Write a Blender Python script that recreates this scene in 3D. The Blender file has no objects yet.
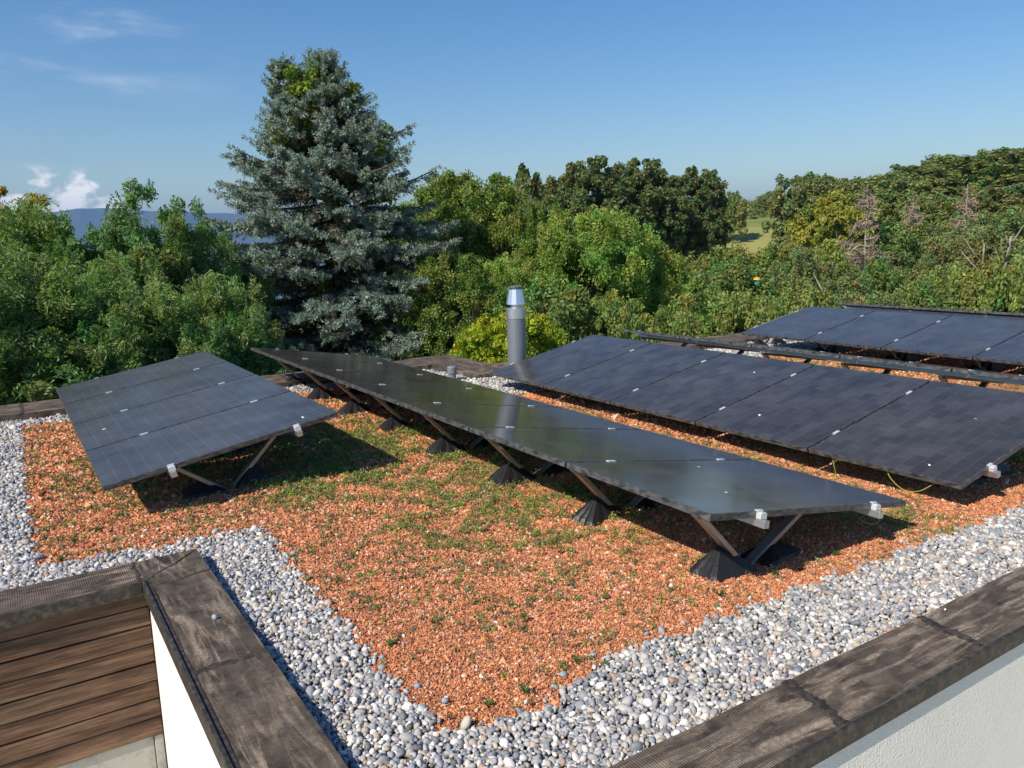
import bpy, math, random
import numpy as np
from mathutils import Matrix, Vector
R = math.radians
rnd = random.Random(7)
CZ = 7.0                       # camera height above the garden; every height below is written relative to the camera
sc = bpy.context.scene
col = sc.collection

# ------------------------------------------------------------------ camera
cd = bpy.data.cameras.new('camera')
cam = bpy.data.objects.new('camera', cd); col.objects.link(cam); sc.camera = cam
yaw, pitch, roll, FPX = R(32.673), R(10.333), R(-1.539), 793.54
cd.sensor_width = 36.0; cd.lens = FPX / 1024 * 36; cd.clip_start = 0.05; cd.clip_end = 60000
fw = Vector((math.sin(yaw)*math.cos(pitch), math.cos(yaw)*math.cos(pitch), -math.sin(pitch)))
r0 = Vector((math.cos(yaw), -math.sin(yaw), 0)); u0 = r0.cross(fw)
rt = r0*math.cos(roll) + u0*math.sin(roll); up = u0*math.cos(roll) - r0*math.sin(roll)
m = Matrix((rt, up, -fw)).transposed().to_4x4(); m.translation = (0, 0, CZ); cam.matrix_world = m

# ------------------------------------------------------------------ light and sky
SUN_AZ, SUN_EL = R(256.0), R(41.0)
sd = bpy.data.lights.new('sun', 'SUN'); sd.energy = 4.9; sd.angle = R(0.53); sd.color = (1.0, 0.90, 0.765)
so = bpy.data.objects.new('sun', sd); col.objects.link(so); so.location = (-20, -5, 40)
tosun = Vector((math.sin(SUN_AZ)*math.cos(SUN_EL), math.cos(SUN_AZ)*math.cos(SUN_EL), math.sin(SUN_EL)))
so.rotation_euler = (-tosun).to_track_quat('-Z', 'Y').to_euler()
w = bpy.data.worlds.new('World'); sc.world = w; w.use_nodes = True
nt = w.node_tree; N = nt.nodes; Lk = nt.links; N.clear()
out = N.new('ShaderNodeOutputWorld'); bg = N.new('ShaderNodeBackground'); bg.inputs[1].default_value = 0.098
sky = N.new('ShaderNodeTexSky'); sky.sky_type = 'NISHITA'; sky.sun_disc = False
sky.sun_elevation = SUN_EL; sky.sun_rotation = SUN_AZ; sky.altitude = 500; sky.air_density = 1.25; sky.dust_density = 0.7; sky.ozone_density = 3.0
# clouds live in the sky by direction: thin cirrus high on the left, small cumulus low over the far hills
tc = N.new('ShaderNodeTexCoord')
def wmath(op, a, b=None, c=None):
    n = N.new('ShaderNodeMath'); n.operation = op
    for i, v in enumerate((a, b, c)):
        if v is None: continue
        if hasattr(v, 'links') or hasattr(v, 'is_linked'): Lk.new(v, n.inputs[i])
        else: n.inputs[i].default_value = v
    return n.outputs[0]
sep = N.new('ShaderNodeSeparateXYZ'); Lk.new(tc.outputs['Generated'], sep.inputs[0])
az = wmath('ARCTAN2', sep.outputs[0], sep.outputs[1])
el = wmath('ARCSINE', sep.outputs[2])
azd = wmath('MULTIPLY', az, 57.2958); eld = wmath('MULTIPLY', el, 57.2958)
cmb = N.new('ShaderNodeCombineXYZ'); Lk.new(azd, cmb.inputs[0]); Lk.new(eld, cmb.inputs[1])
def wramp(v, a, b): 
    n = N.new('ShaderNodeMapRange'); n.interpolation_type = 'SMOOTHSTEP'; Lk.new(v, n.inputs[0])
    n.inputs[1].default_value = a; n.inputs[2].default_value = b; return n.outputs[0]
def wnoise(scale, sx, sy, off=0, det=8, rough=0.6):
    mp = N.new('ShaderNodeMapping'); Lk.new(cmb.outputs[0], mp.inputs[0]); mp.inputs[3].default_value = (sx, sy, 1); mp.inputs[1].default_value = (off, off*1.7, off)
    n = N.new('ShaderNodeTexNoise'); Lk.new(mp.outputs[0], n.inputs[0]); n.inputs['Scale'].default_value = scale
    n.inputs['Detail'].default_value = det; n.inputs['Roughness'].default_value = rough; return n.outputs[0]
def band(v, a, b, c, d): return wmath('MULTIPLY', wramp(v, a, b), wramp(v, d, c))
cir = wmath('MULTIPLY', wramp(wnoise(0.09, 0.8, 3.2, 3.0), 0.47, 0.72), wmath('MULTIPLY', band(azd, -30, -10, 6, 16), band(eld, 8, 11, 24, 34)))
cir = wmath('MULTIPLY', cir, 0.33)
cn = wmath('ADD', wnoise(0.55, 0.8, 1.3, 5.1, 9, 0.55), wmath('MULTIPLY', wmath('SUBTRACT', 1.0, wramp(eld, 2.2, 5.0)), 0.22))
cum = wmath('MULTIPLY', wramp(cn, 0.55, 0.69), wmath('MULTIPLY', band(azd, -0.5, 1.4, 6.6, 8.6), band(eld, 1.5, 2.6, 4.3, 5.4)))
cum = wmath("MULTIPLY", cum, 0.85)
mx = N.new('ShaderNodeMix'); mx.data_type = 'RGBA'; Lk.new(wmath('MAXIMUM', cir, cum), mx.inputs[0]); Lk.new(sky.outputs[0], mx.inputs[6]); mx.inputs[7].default_value = (12.0, 11.2, 10.8, 1)
hs = N.new('ShaderNodeHueSaturation'); hs.inputs['Saturation'].default_value = 1.32; hs.inputs['Hue'].default_value = .507; hs.inputs['Value'].default_value = 1.0
Lk.new(sky.outputs[0], hs.inputs['Color']); Lk.new(hs.outputs[0], mx.inputs[6])
Lk.new(mx.outputs[2], bg.inputs[0]); Lk.new(bg.outputs[0], out.inputs[0])
sc.view_settings.view_transform = 'Standard'; sc.view_settings.look = 'None'; sc.view_settings.gamma = 1; sc.view_settings.use_curve_mapping = False
sc.view_settings.exposure = 0.32
sc.cycles.max_bounces = 8; sc.cycles.transparent_max_bounces = 6

# ------------------------------------------------------------------ helpers
def tag(o, label=None, cat=None, group=None, kind=None):
    for k, v in (('label', label), ('category', cat), ('group', group), ('kind', kind)):
        if v: o[k] = v
    return o
def link(o, parent=None):
    col.objects.link(o)
    if parent is not None: o.parent = parent
    return o
def thing(name, loc, label, cat, group=None, rz=0):
    o = bpy.data.objects.new(name, None); col.objects.link(o); o.location = loc; o.rotation_euler = (0, 0, rz); o.empty_display_size = .1
    return tag(o, label, cat, group)
def rawmesh(name, V, F, mat, parent=None, smooth=False, colors=None, vcolors=None):
    """V (n,3) array, F list of arrays of equal-sized faces"""
    me = bpy.data.meshes.new(name)
    V = np.asarray(V, np.float32)
    if isinstance(F, np.ndarray): F = [F]
    nl = sum(f.size for f in F); nf = sum(len(f) for f in F)
    me.vertices.add(len(V)); me.vertices.foreach_set('co', V.ravel())
    me.loops.add(nl); me.polygons.add(nf)
    me.loops.foreach_set('vertex_index', np.concatenate([f.ravel() for f in F]).astype(np.int32))
    st = []; s = 0
    for f in F:
        st.append(s + np.arange(len(f))*f.shape[1]); s += f.size
    me.polygons.foreach_set('loop_start', np.concatenate(st).astype(np.int32))
    me.polygons.foreach_set('use_smooth', np.full(nf, smooth))
    if vcolors is not None:
        a = me.attributes.new('tone', 'FLOAT_COLOR', 'POINT')
        c = np.ones((len(V), 4), np.float32); c[:, :3] = vcolors; a.data.foreach_set('color', c.ravel())
    me.update(calc_edges=True); me.validate()
    if mat: me.materials.append(mat)
    return link(bpy.data.objects.new(name, me), parent)
class MB:
    def __init__(s): s.v = []; s.f = []
    def add(s, v, f):
        n = len(s.v); s.v += [tuple(p) for p in v]; s.f += [tuple(i+n for i in q) for q in f]
    def box(s, a, b, M=None):
        (x0, y0, z0), (x1, y1, z1) = a, b
        v = [Vector(p) for p in ((x0,y0,z0),(x1,y0,z0),(x1,y1,z0),(x0,y1,z0),(x0,y0,z1),(x1,y0,z1),(x1,y1,z1),(x0,y1,z1))]
        if M is not None: v = [M @ p for p in v]
        s.add(v, ((3,2,1,0),(4,5,6,7),(0,1,5,4),(1,2,6,5),(2,3,7,6),(3,0,4,7)))
    def bar(s, p, q, wy, h):
        """rectangular bar from p to q (in an x-z plane), wy wide in y, h thick"""
        p, q = Vector(p), Vector(q); d = (q-p); L = d.length; d.normalize(); y = Vector((0,1,0)); n = d.cross(y).normalized()
        M = Matrix((d, y, n)).transposed().to_4x4(); M.translation = p
        s.box((0,-wy/2,-h/2), (L,wy/2,h/2), M)
    def lathe(s, prof, n=32, c=(0,0)):
        b = len(s.v)
        for (r, z) in prof:
            for k in range(n):
                a = 2*math.pi*k/n; s.v.append((c[0]+r*math.cos(a), c[1]+r*math.sin(a), z))
        for i in range(len(prof)-1):
            for k in range(n):
                s.f.append((b+i*n+k, b+i*n+(k+1)%n, b+(i+1)*n+(k+1)%n, b+(i+1)*n+k))
        s.f.append(tuple(b+(len(prof)-1)*n+k for k in range(n))); s.f.append(tuple(b+k for k in reversed(range(n))))
    def tube(s, pts, rad, n=8):
        pts = [Vector(p) for p in pts]; b = len(s.v)
        if not isinstance(rad, (list, tuple)): rad = [rad]*len(pts)
        for i, p in enumerate(pts):
            d = (pts[min(i+1, len(pts)-1)] - pts[max(i-1, 0)]).normalized()
            a = d.orthogonal().normalized() if abs(d.z) > .9 else d.cross(Vector((0,0,1))).normalized()
            c = d.cross(a)
            for k in range(n):
                t = 2*math.pi*k/n; s.v.append(tuple(p + (a*math.cos(t) + c*math.sin(t))*rad[i]))
        for i in range(len(pts)-1):
            for k in range(n): s.f.append((b+i*n+k, b+i*n+(k+1)%n, b+(i+1)*n+(k+1)%n, b+(i+1)*n+k))
        s.f.append(tuple(b+(len(pts)-1)*n+k for k in range(n))); s.f.append(tuple(b+k for k in reversed(range(n))))
    def build(s, name, mat, parent=None, smooth=False, bevel=0):
        me = bpy.data.meshes.new(name); me.from_pydata(s.v, [], s.f); me.materials.append(mat)
        if smooth: me.polygons.foreach_set('use_smooth', [True]*len(me.polygons))
        me.update()
        o = link(bpy.data.objects.new(name, me), parent)
        if bevel:
            b = o.modifiers.new('bevel', 'BEVEL'); b.width = bevel; b.segments = 2; b.limit_method = 'ANGLE'
        return o

# ------------------------------------------------------------------ materials
class Mat:
    def __init__(s, name, base=(.5,.5,.5), rough=.6, metal=0, spec=.5):
        s.m = bpy.data.materials.new(name); s.m.use_nodes = True; s.N = s.m.node_tree.nodes; s.L = s.m.node_tree.links
        s.b = s.N['Principled BSDF']; s.out = s.N['Material Output']
        s.b.inputs['Base Color'].default_value = (*base, 1); s.b.inputs['Roughness'].default_value = rough
        s.b.inputs['Metallic'].default_value = metal; s.b.inputs['Specular IOR Level'].default_value = spec
    def coord(s, scale=(1,1,1), rot=(0,0,0), kind='Object', loc=(0,0,0)):
        t = s.N.new('ShaderNodeTexCoord'); mp = s.N.new('ShaderNodeMapping'); s.L.new(t.outputs[kind], mp.inputs[0])
        mp.inputs[3].default_value = scale; mp.inputs[2].default_value = rot; mp.inputs[1].default_value = loc; return mp.outputs[0]
    def noise(s, vec, scale, det=4, rough=.55, dist=0):
        n = s.N.new('ShaderNodeTexNoise'); s.L.new(vec, n.inputs[0]); n.inputs['Scale'].default_value = scale; n.inputs['Detail'].default_value = det
        n.inputs['Roughness'].default_value = rough; n.inputs['Distortion'].default_value = dist; return n.outputs[0]
    def vor(s, vec, scale, feat='F1'):
        n = s.N.new('ShaderNodeTexVoronoi'); n.feature = feat; s.L.new(vec, n.inputs[0]); n.inputs['Scale'].default_value = scale; return n
    def ramp(s, v, stops, interp='LINEAR'):
        n = s.N.new('ShaderNodeValToRGB'); s.L.new(v, n.inputs[0]); e = n.color_ramp.elements; n.color_ramp.interpolation = interp
        while len(e) < len(stops): e.new(.5)
        for i, (p, c) in enumerate(stops):
            e[i].position = p; e[i].color = (*c, 1) if isinstance(c, tuple) else (c, c, c, 1)
        return n.outputs[0]
    def mix(s, f, a, b, mode='MIX'):
        n = s.N.new('ShaderNodeMix'); n.data_type = 'RGBA'; n.blend_type = mode
        for i, v in ((0, f), (6, a), (7, b)):
            if hasattr(v, 'is_linked'): s.L.new(v, n.inputs[i])
            elif isinstance(v, tuple): n.inputs[i].default_value = (*v, 1)
            else: n.inputs[i].default_value = v
        return n.outputs[2]
    def math(s, op, a, b=0.0):
        n = s.N.new('ShaderNodeMath'); n.operation = op
        for i, v in enumerate((a, b)):
            if hasattr(v, 'is_linked'): s.L.new(v, n.inputs[i])
            else: n.inputs[i].default_value = v
        return n.outputs[0]
    def attr(s, name='tone'):
        n = s.N.new('ShaderNodeAttribute'); n.attribute_name = name; return n.outputs['Color']
    def rand(s):
        return s.N.new('ShaderNodeObjectInfo').outputs['Random']
    def base(s, c): s.L.new(c, s.b.inputs['Base Color'])
    def rough(s, c): s.L.new(c, s.b.inputs['Roughness'])
    def bump(s, h, strength=.5, dist=.01):
        n = s.N.new('ShaderNodeBump'); s.L.new(h, n.inputs['Height']); n.inputs['Strength'].default_value = strength; n.inputs['Distance'].default_value = dist
        s.L.new(n.outputs[0], s.b.inputs['Normal'])

def foliage_mat(name, hue=(1,1,1), trans=.35):
    M = Mat(name, rough=.5, spec=.35)
    c = M.mix(1.0, M.attr(), hue, 'MULTIPLY')
    M.base(c)
    tr = M.N.new('ShaderNodeBsdfTranslucent'); M.L.new(M.mix(1.0, c, (1.2, 1.5, .5), 'MULTIPLY'), tr.inputs[0])
    ms = M.N.new('ShaderNodeMixShader'); ms.inputs[0].default_value = trans
    M.L.new(M.b.outputs[0], ms.inputs[1]); M.L.new(tr.outputs[0], ms.inputs[2]); M.L.new(ms.outputs[0], M.out.inputs[0])
    return M.m
leafM = foliage_mat('leaves', (1.45,1.42,1.25), trans=.40); needleM = foliage_mat('needles', trans=.12); sedumM = foliage_mat('sedum', trans=.2)
M = Mat('bark', rough=.9); v = M.coord((6,6,1.2)); M.base(M.ramp(M.noise(v, 3, 6), [(.3,(.035,.026,.018)),(.7,(.12,.095,.07))])); M.bump(M.noise(v, 6, 6), .8, .02); barkM = M.m
M = Mat('pale_bark', rough=.85); v = M.coord((6,6,1.2)); M.base(M.ramp(M.noise(v, 3, 6), [(.3,(.16,.14,.11)),(.7,(.38,.34,.28))])); palebarkM = M.m
M = Mat('dead_twigs', rough=.9); M.base(M.attr()); deadM = M.m

# bituminous felt: dark, dusty tan stains that run along the parapet, fine ribs
def felt(name, along):
    M = Mat(name, rough=.85, spec=.3)
    st = (1.0, 5.0, 1.0) if along == 'x' else (5.0, 1.0, 1.0)
    v = M.coord(st); g = M.coord((1,1,1))
    wv_ = M.coord((1.6, 11, 1) if along == 'x' else (11, 1.6, 1))
    blot = M.noise(wv_, 1.5, 6, .62, 1.1); fine = M.noise(g, 160, 3, .7); med = M.noise(g, 7, 7, .7); big = M.noise(g, 2.2, 4, .6)
    base = M.mix(M.ramp(med, [(.36, 0.), (.66, 1.)]), (.034,.027,.021), (.135,.104,.078))
    dusty = M.mix(M.ramp(M.noise(g, 45, 5, .75), [(.38,0.),(.62,1.)]), (.20,.155,.11), (.42,.335,.245))
    msk = M.math('MULTIPLY', M.ramp(blot, [(.47, 0.), (.57, .6), (.66, 1.)]), M.ramp(big, [(.36, .25), (.60, 1.)]))
    c = M.mix(msk, base, dusty)
    c = M.mix(M.ramp(M.noise(g, 90, 2, .5), [(.68,0.),(.73,.5)]), c, (.33,.28,.22))
    M.base(c)
    wv = M.N.new('ShaderNodeTexWave'); wv.wave_type = 'BANDS'; wv.bands_direction = 'X' if along == 'x' else 'Y'
    M.L.new(g, wv.inputs[0]); wv.inputs['Scale'].default_value = 30; wv.inputs['Distortion'].default_value = 2.2; wv.inputs['Detail'].default_value = 2; wv.inputs['Detail Scale'].default_value = 2
    h = M.math('ADD', M.math('MULTIPLY', wv.outputs[1], .38), M.math('ADD', M.math('MULTIPLY', fine, .7), M.math('MULTIPLY', med, 2.0)))
    M.bump(h, .8, .005)
    return M.m
feltX = felt('roofing_felt_lengthwise', 'x'); feltY = felt('roofing_felt_crosswise', 'y')
M = Mat('edge_metal', (.045,.042,.038), .5, .2); g = M.coord()
M.base(M.mix(M.ramp(M.noise(g, 25, 6, .7), [(.45,0.),(.75,1.)]), (.034,.029,.023), (.14,.115,.085))); M.bump(M.noise(g, 90, 3), .2, .002); edgeM = M.m
M = Mat('bitumen_seam', (.03,.025,.02), .8); M.base(M.mix(M.ramp(M.noise(M.coord(), 30, 5, .7), [(.4,0.),(.7,1.)]), (.014,.012,.010), (.085,.065,.048))); M.bump(M.noise(M.coord(), 60, 4), .8, .004); seamM = M.m
# rendered wall
M = Mat('render_white', (.78,.75,.68), .9, spec=.2); g = M.coord()
M.base(M.mix(M.ramp(M.noise(g, 1.6, 6, .6), [(.3,0.),(.8,1.)]), (.88,.855,.80), (.80,.77,.71)))
h = M.math('ADD', M.noise(g, 60, 5, .7), M.math('MULTIPLY', M.vor(g, 110).outputs[0], .6)); M.bump(h, .9, .007); wallM = M.m
M = Mat('grey_plaster', (.40,.39,.34), .9); g = M.coord(); M.base(M.mix(M.ramp(M.noise(g, 14, 6, .7), [(.5,0.),(.72,1.)]), (.42,.41,.36), (.27,.25,.22))); M.bump(M.noise(g, 70), .3, .003); greyM = M.m
# stained timber siding, boards run in x
M = Mat('stained_timber', rough=.55, spec=.4); g = M.coord((1.0, 14, 14)); g2 = M.coord()
grain = M.noise(g, 3.6, 8, .7, .5); wide = M.noise(M.coord((1.1,1,9)), 2.6, 5); fineg = M.noise(M.coord((1.5,70,70)), 2.0, 6, .7, .6)
c = M.mix(M.ramp(grain, [(.3,0.),(.55,.4),(.75,1.)]), (.030,.013,.007), (.19,.098,.052))
c = M.mix(M.ramp(wide, [(.42,0.),(.72,.7)]), c, (.25,.155,.095)); c = M.mix(1.0, c, M.ramp(M.noise(M.coord((.15,1,9.2)), 1.0, 1), [(.3,.75),(.7,1.2)]), 'MULTIPLY'); c = M.mix(1.0, c, M.ramp(fineg, [(.36,.55),(.62,1.5)]), 'MULTIPLY')
kn = M.N.new('ShaderNodeTexVoronoi'); M.L.new(M.coord((2.2,1,8.3)), kn.inputs[0]); kn.inputs['Scale'].default_value = 1.0
c = M.mix(M.ramp(kn.outputs[0], [(.035,1.),(.075,0.)]), c, (.022,.012,.008)); M.base(c); M.bump(grain, .35, .004)
woodM = M.m
# aluminium, frames, glass
M = Mat('aluminium', (.62,.61,.60), .38, .9); M.base(M.mix(M.noise(M.coord((40,2,2)), 4, 3), (.56,.54,.51), (.70,.70,.70))); M.bump(M.noise(M.coord((2,60,2)), 8), .08, .002); aluM = M.m
M = Mat('weathered_aluminium', (.33,.29,.25), .5, .75); M.base(M.mix(M.noise(M.coord(), 14, 5), (.38,.35,.32), (.56,.53,.49))); strutM = M.m
M = Mat('clamp_metal', (.78,.79,.80), .35, .4); clampM = M.m
M = Mat('black_anodised_frame', (.03,.03,.032), .33, .3); M.base(M.mix(M.ramp(M.noise(M.coord((3,3,9)), 6, 5), [(.35,0.),(.7,1.)]), (.03,.03,.031), (.17,.165,.16))); frameM = M.m  # dusty noise patches, their colour lightened so the frames look more sunlit
M = Mat('black_backsheet', (.015,.015,.016), .7); backM = M.m
def glass(name, c1, c2, line, rough, dust, off_=.5, mort=.0016, rowh=.0922):
    M = Mat(name, rough=rough, spec=.30 if off_ else .42)
    v = M.coord(); info = M.N.new('ShaderNodeObjectInfo')
    vm = M.N.new('ShaderNodeVectorMath'); vm.operation = 'SCALE'; vm.inputs[3].default_value = 0
    br = M.N.new('ShaderNodeTexBrick'); br.offset = off_; br.squash = 1; M.L.new(v, br.inputs[0])
    sw = M.N.new('ShaderNodeSeparateXYZ'); M.L.new(v, sw.inputs[0])
    rw = M.N.new('ShaderNodeMath'); rw.operation = 'MULTIPLY'; M.L.new(info.outputs['Random'], rw.inputs[0]); rw.inputs[1].default_value = 37
    # per-cell tone differs from module to module through a shifted noise
    cb = M.N.new('ShaderNodeCombineXYZ'); M.L.new(rw.outputs[0], cb.inputs[2])
    av = M.N.new('ShaderNodeVectorMath'); M.L.new(v, av.inputs[0]); M.L.new(cb.outputs[0], av.inputs[1])
    br.inputs['Color1'].default_value = (*c1, 1); br.inputs['Color2'].default_value = (*c2, 1); br.inputs['Mortar'].default_value = (*line, 1)
    br.inputs['Scale'].default_value = 1; br.inputs['Mortar Size'].default_value = mort; br.inputs['Brick Width'].default_value = .184 if off_ else .105; br.inputs['Row Height'].default_value = rowh; br.inputs['Bias'].default_value = 0
    tone = M.ramp(M.noise(av.outputs[0], 3.2, 3, .6), [(.3,.75),(.7,1.25)])
    c = M.mix(1.0, br.outputs[0], tone, 'MULTIPLY')
    du = M.noise(av.outputs[0], 1.6, 7, .65)
    c = M.mix(M.ramp(du, [(.3, dust*.35), (.75, dust)]), c, (.42,.39,.37))
    M.base(c)
    M.rough(M.ramp(M.noise(av.outputs[0], 2.5, 4), [(.3, rough*.8), (.7, rough*1.25)]))
    M.b.inputs['IOR'].default_value = 1.45
    return M.m
glassDusty = glass('dusty_module_glass', (.014,.014,.015), (.038,.038,.040), (.060,.060,.062), .21, .09)
glassBlue = glass('dusty_module_glass_plain', (.020,.024,.033), (.028,.032,.042), (.085,.09,.10), .28, .12, 0, .0018, .092)
glassClean = glass('clean_module_glass', (.020,.014,.015), (.028,.020,.021), (.055,.055,.055), .13, .095, 0, .0020, .184)
M = Mat('black_membrane', (.014,.014,.016), .45, spec=.5); M.bump(M.noise(M.coord((1,1,1)), 30, 5), .5, .01); membM = M.m
M = Mat('galvanised', (.50,.53,.56), .42, .55); M.base(M.mix(M.noise(M.coord(), 30, 4), (.22,.245,.27), (.30,.325,.35))); M.bump(M.noise(M.coord(), 60, 3), .15, .002); galvM = M.m
M = Mat('polished_steel', (.72,.74,.77), .28, .85); steelM = M.m
M = Mat('grey_pvc', (.17,.19,.205), .55); pvcM = M.m
M = Mat('yellow_green_cable', (.24,.26,.03), .6); cableM = M.m
M = Mat('stones', rough=.75, spec=.3); cc = M.attr(); g = M.coord(); M.base(M.mix(M.ramp(M.noise(g, 110, 4, .6), [(.4,0.),(.7,.35)]), cc, (.46,.44,.41))); M.bump(M.noise(g, 200, 3), .3, .002); stoneM = M.m
M = Mat('crushed_brick', rough=.95, spec=.15); M.base(M.attr()); brickM = M.m
M = Mat('pink_petals', (.75,.10,.28), .6); pinkM = M.m
M = Mat('chalk_white', (.78,.78,.76), .8); whiteM = M.m

def felt_bed(name, stops, sc1):
    M = Mat(name, rough=.95, spec=.1); g = M.coord()
    vo = M.vor(g, sc1)
    wn = M.N.new('ShaderNodeSeparateColor'); M.L.new(vo.outputs['Color'], wn.inputs[0])
    c = M.ramp(wn.outputs[0], stops)
    M.base(c); M.bump(M.math('MULTIPLY', vo.outputs[0], -1.0), 1.0, .012)
    return M
M = felt_bed('brick_bed', [(0,(.31,.125,.065)),(.35,(.49,.205,.105)),(.7,(.60,.285,.155)),(1,(.68,.41,.27))], 95); M.base(M.mix(M.ramp(M.noise(M.coord(), 3.0, 6, .6), [(.52,0.),(.72,.40)]), M.b.inputs['Base Color'].links[0].from_socket, (.17,.12,.06))); bedM = M.m
M = felt_bed('gravel_bed', [(0,(.08,.08,.085)),(.5,(.17,.17,.175)),(1,(.28,.27,.25))], 55); gbedM = M.m

# ------------------------------------------------------------------ terrain heights (relative to the camera)
def sst(x, a, b):
    t = np.clip((x-a)/(b-a), 0, 1); return t*t*(3-2*t)
def terr(x, y):
    x = np.asarray(x, float); y = np.asarray(y, float); r = np.hypot(x, y); a = np.degrees(np.arctan2(x, y))
    right = sst(a, 24, 44) * (1 - sst(a, 120, 170)); left = 1 - right
    h = -7.0 - 4.5*sst(r, 14, 45)*right
    h = h + right*(13.5*sst(r, 75, 190) + 14*sst(r, 180, 420)*sst(a, 42, 62) + 30*sst(r, 400, 1500)*sst(a, 40, 60))
    h = h - left*(75*sst(r, 30, 700)) - right*0
    h = h + 1.2*np.sin(x*.021+1)*np.cos(y*.027)*sst(r, 30, 120)
    return h
rs = np.concatenate([[0], np.geomspace(4, 12000, 90)]); th = np.linspace(0, 2*np.pi, 181)[:-1]
V = [(0,0,-7.0+CZ)]
for r in rs[1:]:
    x, y = r*np.sin(th), r*np.cos(th); z = terr(x, y) + CZ
    V += list(zip(x, y, z))
V = np.array(V); n = len(th); q = []
for i in range(len(rs)-2):
    a = 1+i*n+np.arange(n); b = 1+i*n+(np.arange(n)+1) % n; q.append(np.stack([a, b, b+n, a+n][::-1], 1))
tri = np.stack([np.zeros(n, int), 1+(np.arange(n)+1) % n, 1+np.arange(n)], 1)[:, ::-1]
M = Mat('meadow', rough=.95, spec=.1); g = M.coord()
M.base(M.mix(M.ramp(M.noise(g, .05, 8, .65), [(.35,0.),(.65,1.)]), (.16,.19,.05), (.36,.34,.12))); M.bump(M.noise(g, 1.5, 6), .6, .3)
gr = rawmesh('ground', V, [np.concatenate(q), tri], M.m, smooth=True); tag(gr, kind='structure')
M = Mat('bounce_slab_pale', rough=.9); g = M.coord(); M.base(M.mix(M.noise(g, 2, 6), (.42,.40,.36), (.55,.53,.48)))
mb = MB(); mb.box((-9,-8,0.0), (18,1.5,.06)); mb.box((-9,1.502,0.0), (.45,4.4,.06)); tag(mb.build('bounce_slab', M.m), kind='structure')  # unseen pale slab, added to bounce neutral light onto the house walls
# lake: a polygon of water out to the far shore on the left
M = Mat('lake_water', (.02,.06,.09), .12, spec=.5); M.bump(M.noise(M.coord(), .05, 4), .05, 1.0)
a0, a1 = R(-75), R(40); aa = np.linspace(a0, a1, 60); rr = [900, 2500, 6000, 11500]
V = np.array([(r*math.sin(a), r*math.cos(a), CZ-76) for r in rr for a in aa]); k = len(aa)
F = np.concatenate([np.stack([i*k+np.arange(k-1), i*k+np.arange(1, k), (i+1)*k+np.arange(1, k), (i+1)*k+np.arange(k-1)], 1)[:, ::-1] for i in range(len(rr)-1)])
tag(rawmesh('lake', V, F, M.m), kind='structure')
# far mountains beyond the lake
M = Mat('mountain_forest', (.05,.075,.05), .95, spec=.05); M.base(M.mix(M.noise(M.coord(), .0015, 6), (.035,.06,.04), (.10,.11,.08)))
def ridge(name, r_, aa, hts, depth, seed):
    g = np.random.default_rng(seed); k = len(aa); V = []
    hs = np.interp(aa, *hts); ph = g.uniform(0, 6, 6)
    hs = 4+hs*(1+.02*sum(np.sin(aa*(.31*1.75**j)+ph[j])/(1.5**j) for j in range(6)))
    for t in np.linspace(0, 1, 14):
        prof = math.sin(math.pi*t)**.8
        rr = r_ + (t-.5)*depth
        for i, a in enumerate(aa):
            rough_ = 1 + .05*math.sin(a*1.1+t*9+ph[0]) + .03*math.sin(a*2.3-t*14+ph[1])
            V.append((rr*math.sin(R(a)), rr*math.cos(R(a)), CZ-85 + (hs[i]+85)*prof*(rough_ if t < .45 else 1)))
    F = np.concatenate([np.stack([i*k+np.arange(k-1), i*k+np.arange(1, k), (i+1)*k+np.arange(1, k), (i+1)*k+np.arange(k-1)], 1)[:, ::-1] for i in range(13)])
    return tag(rawmesh(name, np.array(V), F, M.m, smooth=True), kind='structure')
ridge('mountains', 9500, np.linspace(-30, 32, 220), ([-30,-12,-3,0,2,5,6.5,9,13,18,25,32],[300,330,300,325,335,425,430,390,370,335,280,160]), 3000, 3)
ridge('far_hill', 1500, np.linspace(44, 110, 160), ([44,46,50,53,56,60,70,110],[2,6,22,48,80,100,110,110]), 500, 5)

# air between here and the far shore
hz = MB(); hz.box((-12500,-2500,CZ-90), (12500,12500,CZ+470))
M = bpy.data.materials.new('haze_air'); M.use_nodes = True; M.node_tree.nodes.clear()
pv = M.node_tree.nodes.new('ShaderNodeVolumePrincipled'); pv.inputs['Color'].default_value = (.30,.56,1.0,1); pv.inputs['Density'].default_value = 1.0e-4; pv.inputs['Anisotropy'].default_value = 0.2
mo = M.node_tree.nodes.new('ShaderNodeOutputMaterial'); M.node_tree.links.new(pv.outputs[0], mo.inputs['Volume'])
tag(hz.build('haze', M), kind='stuff')

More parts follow.
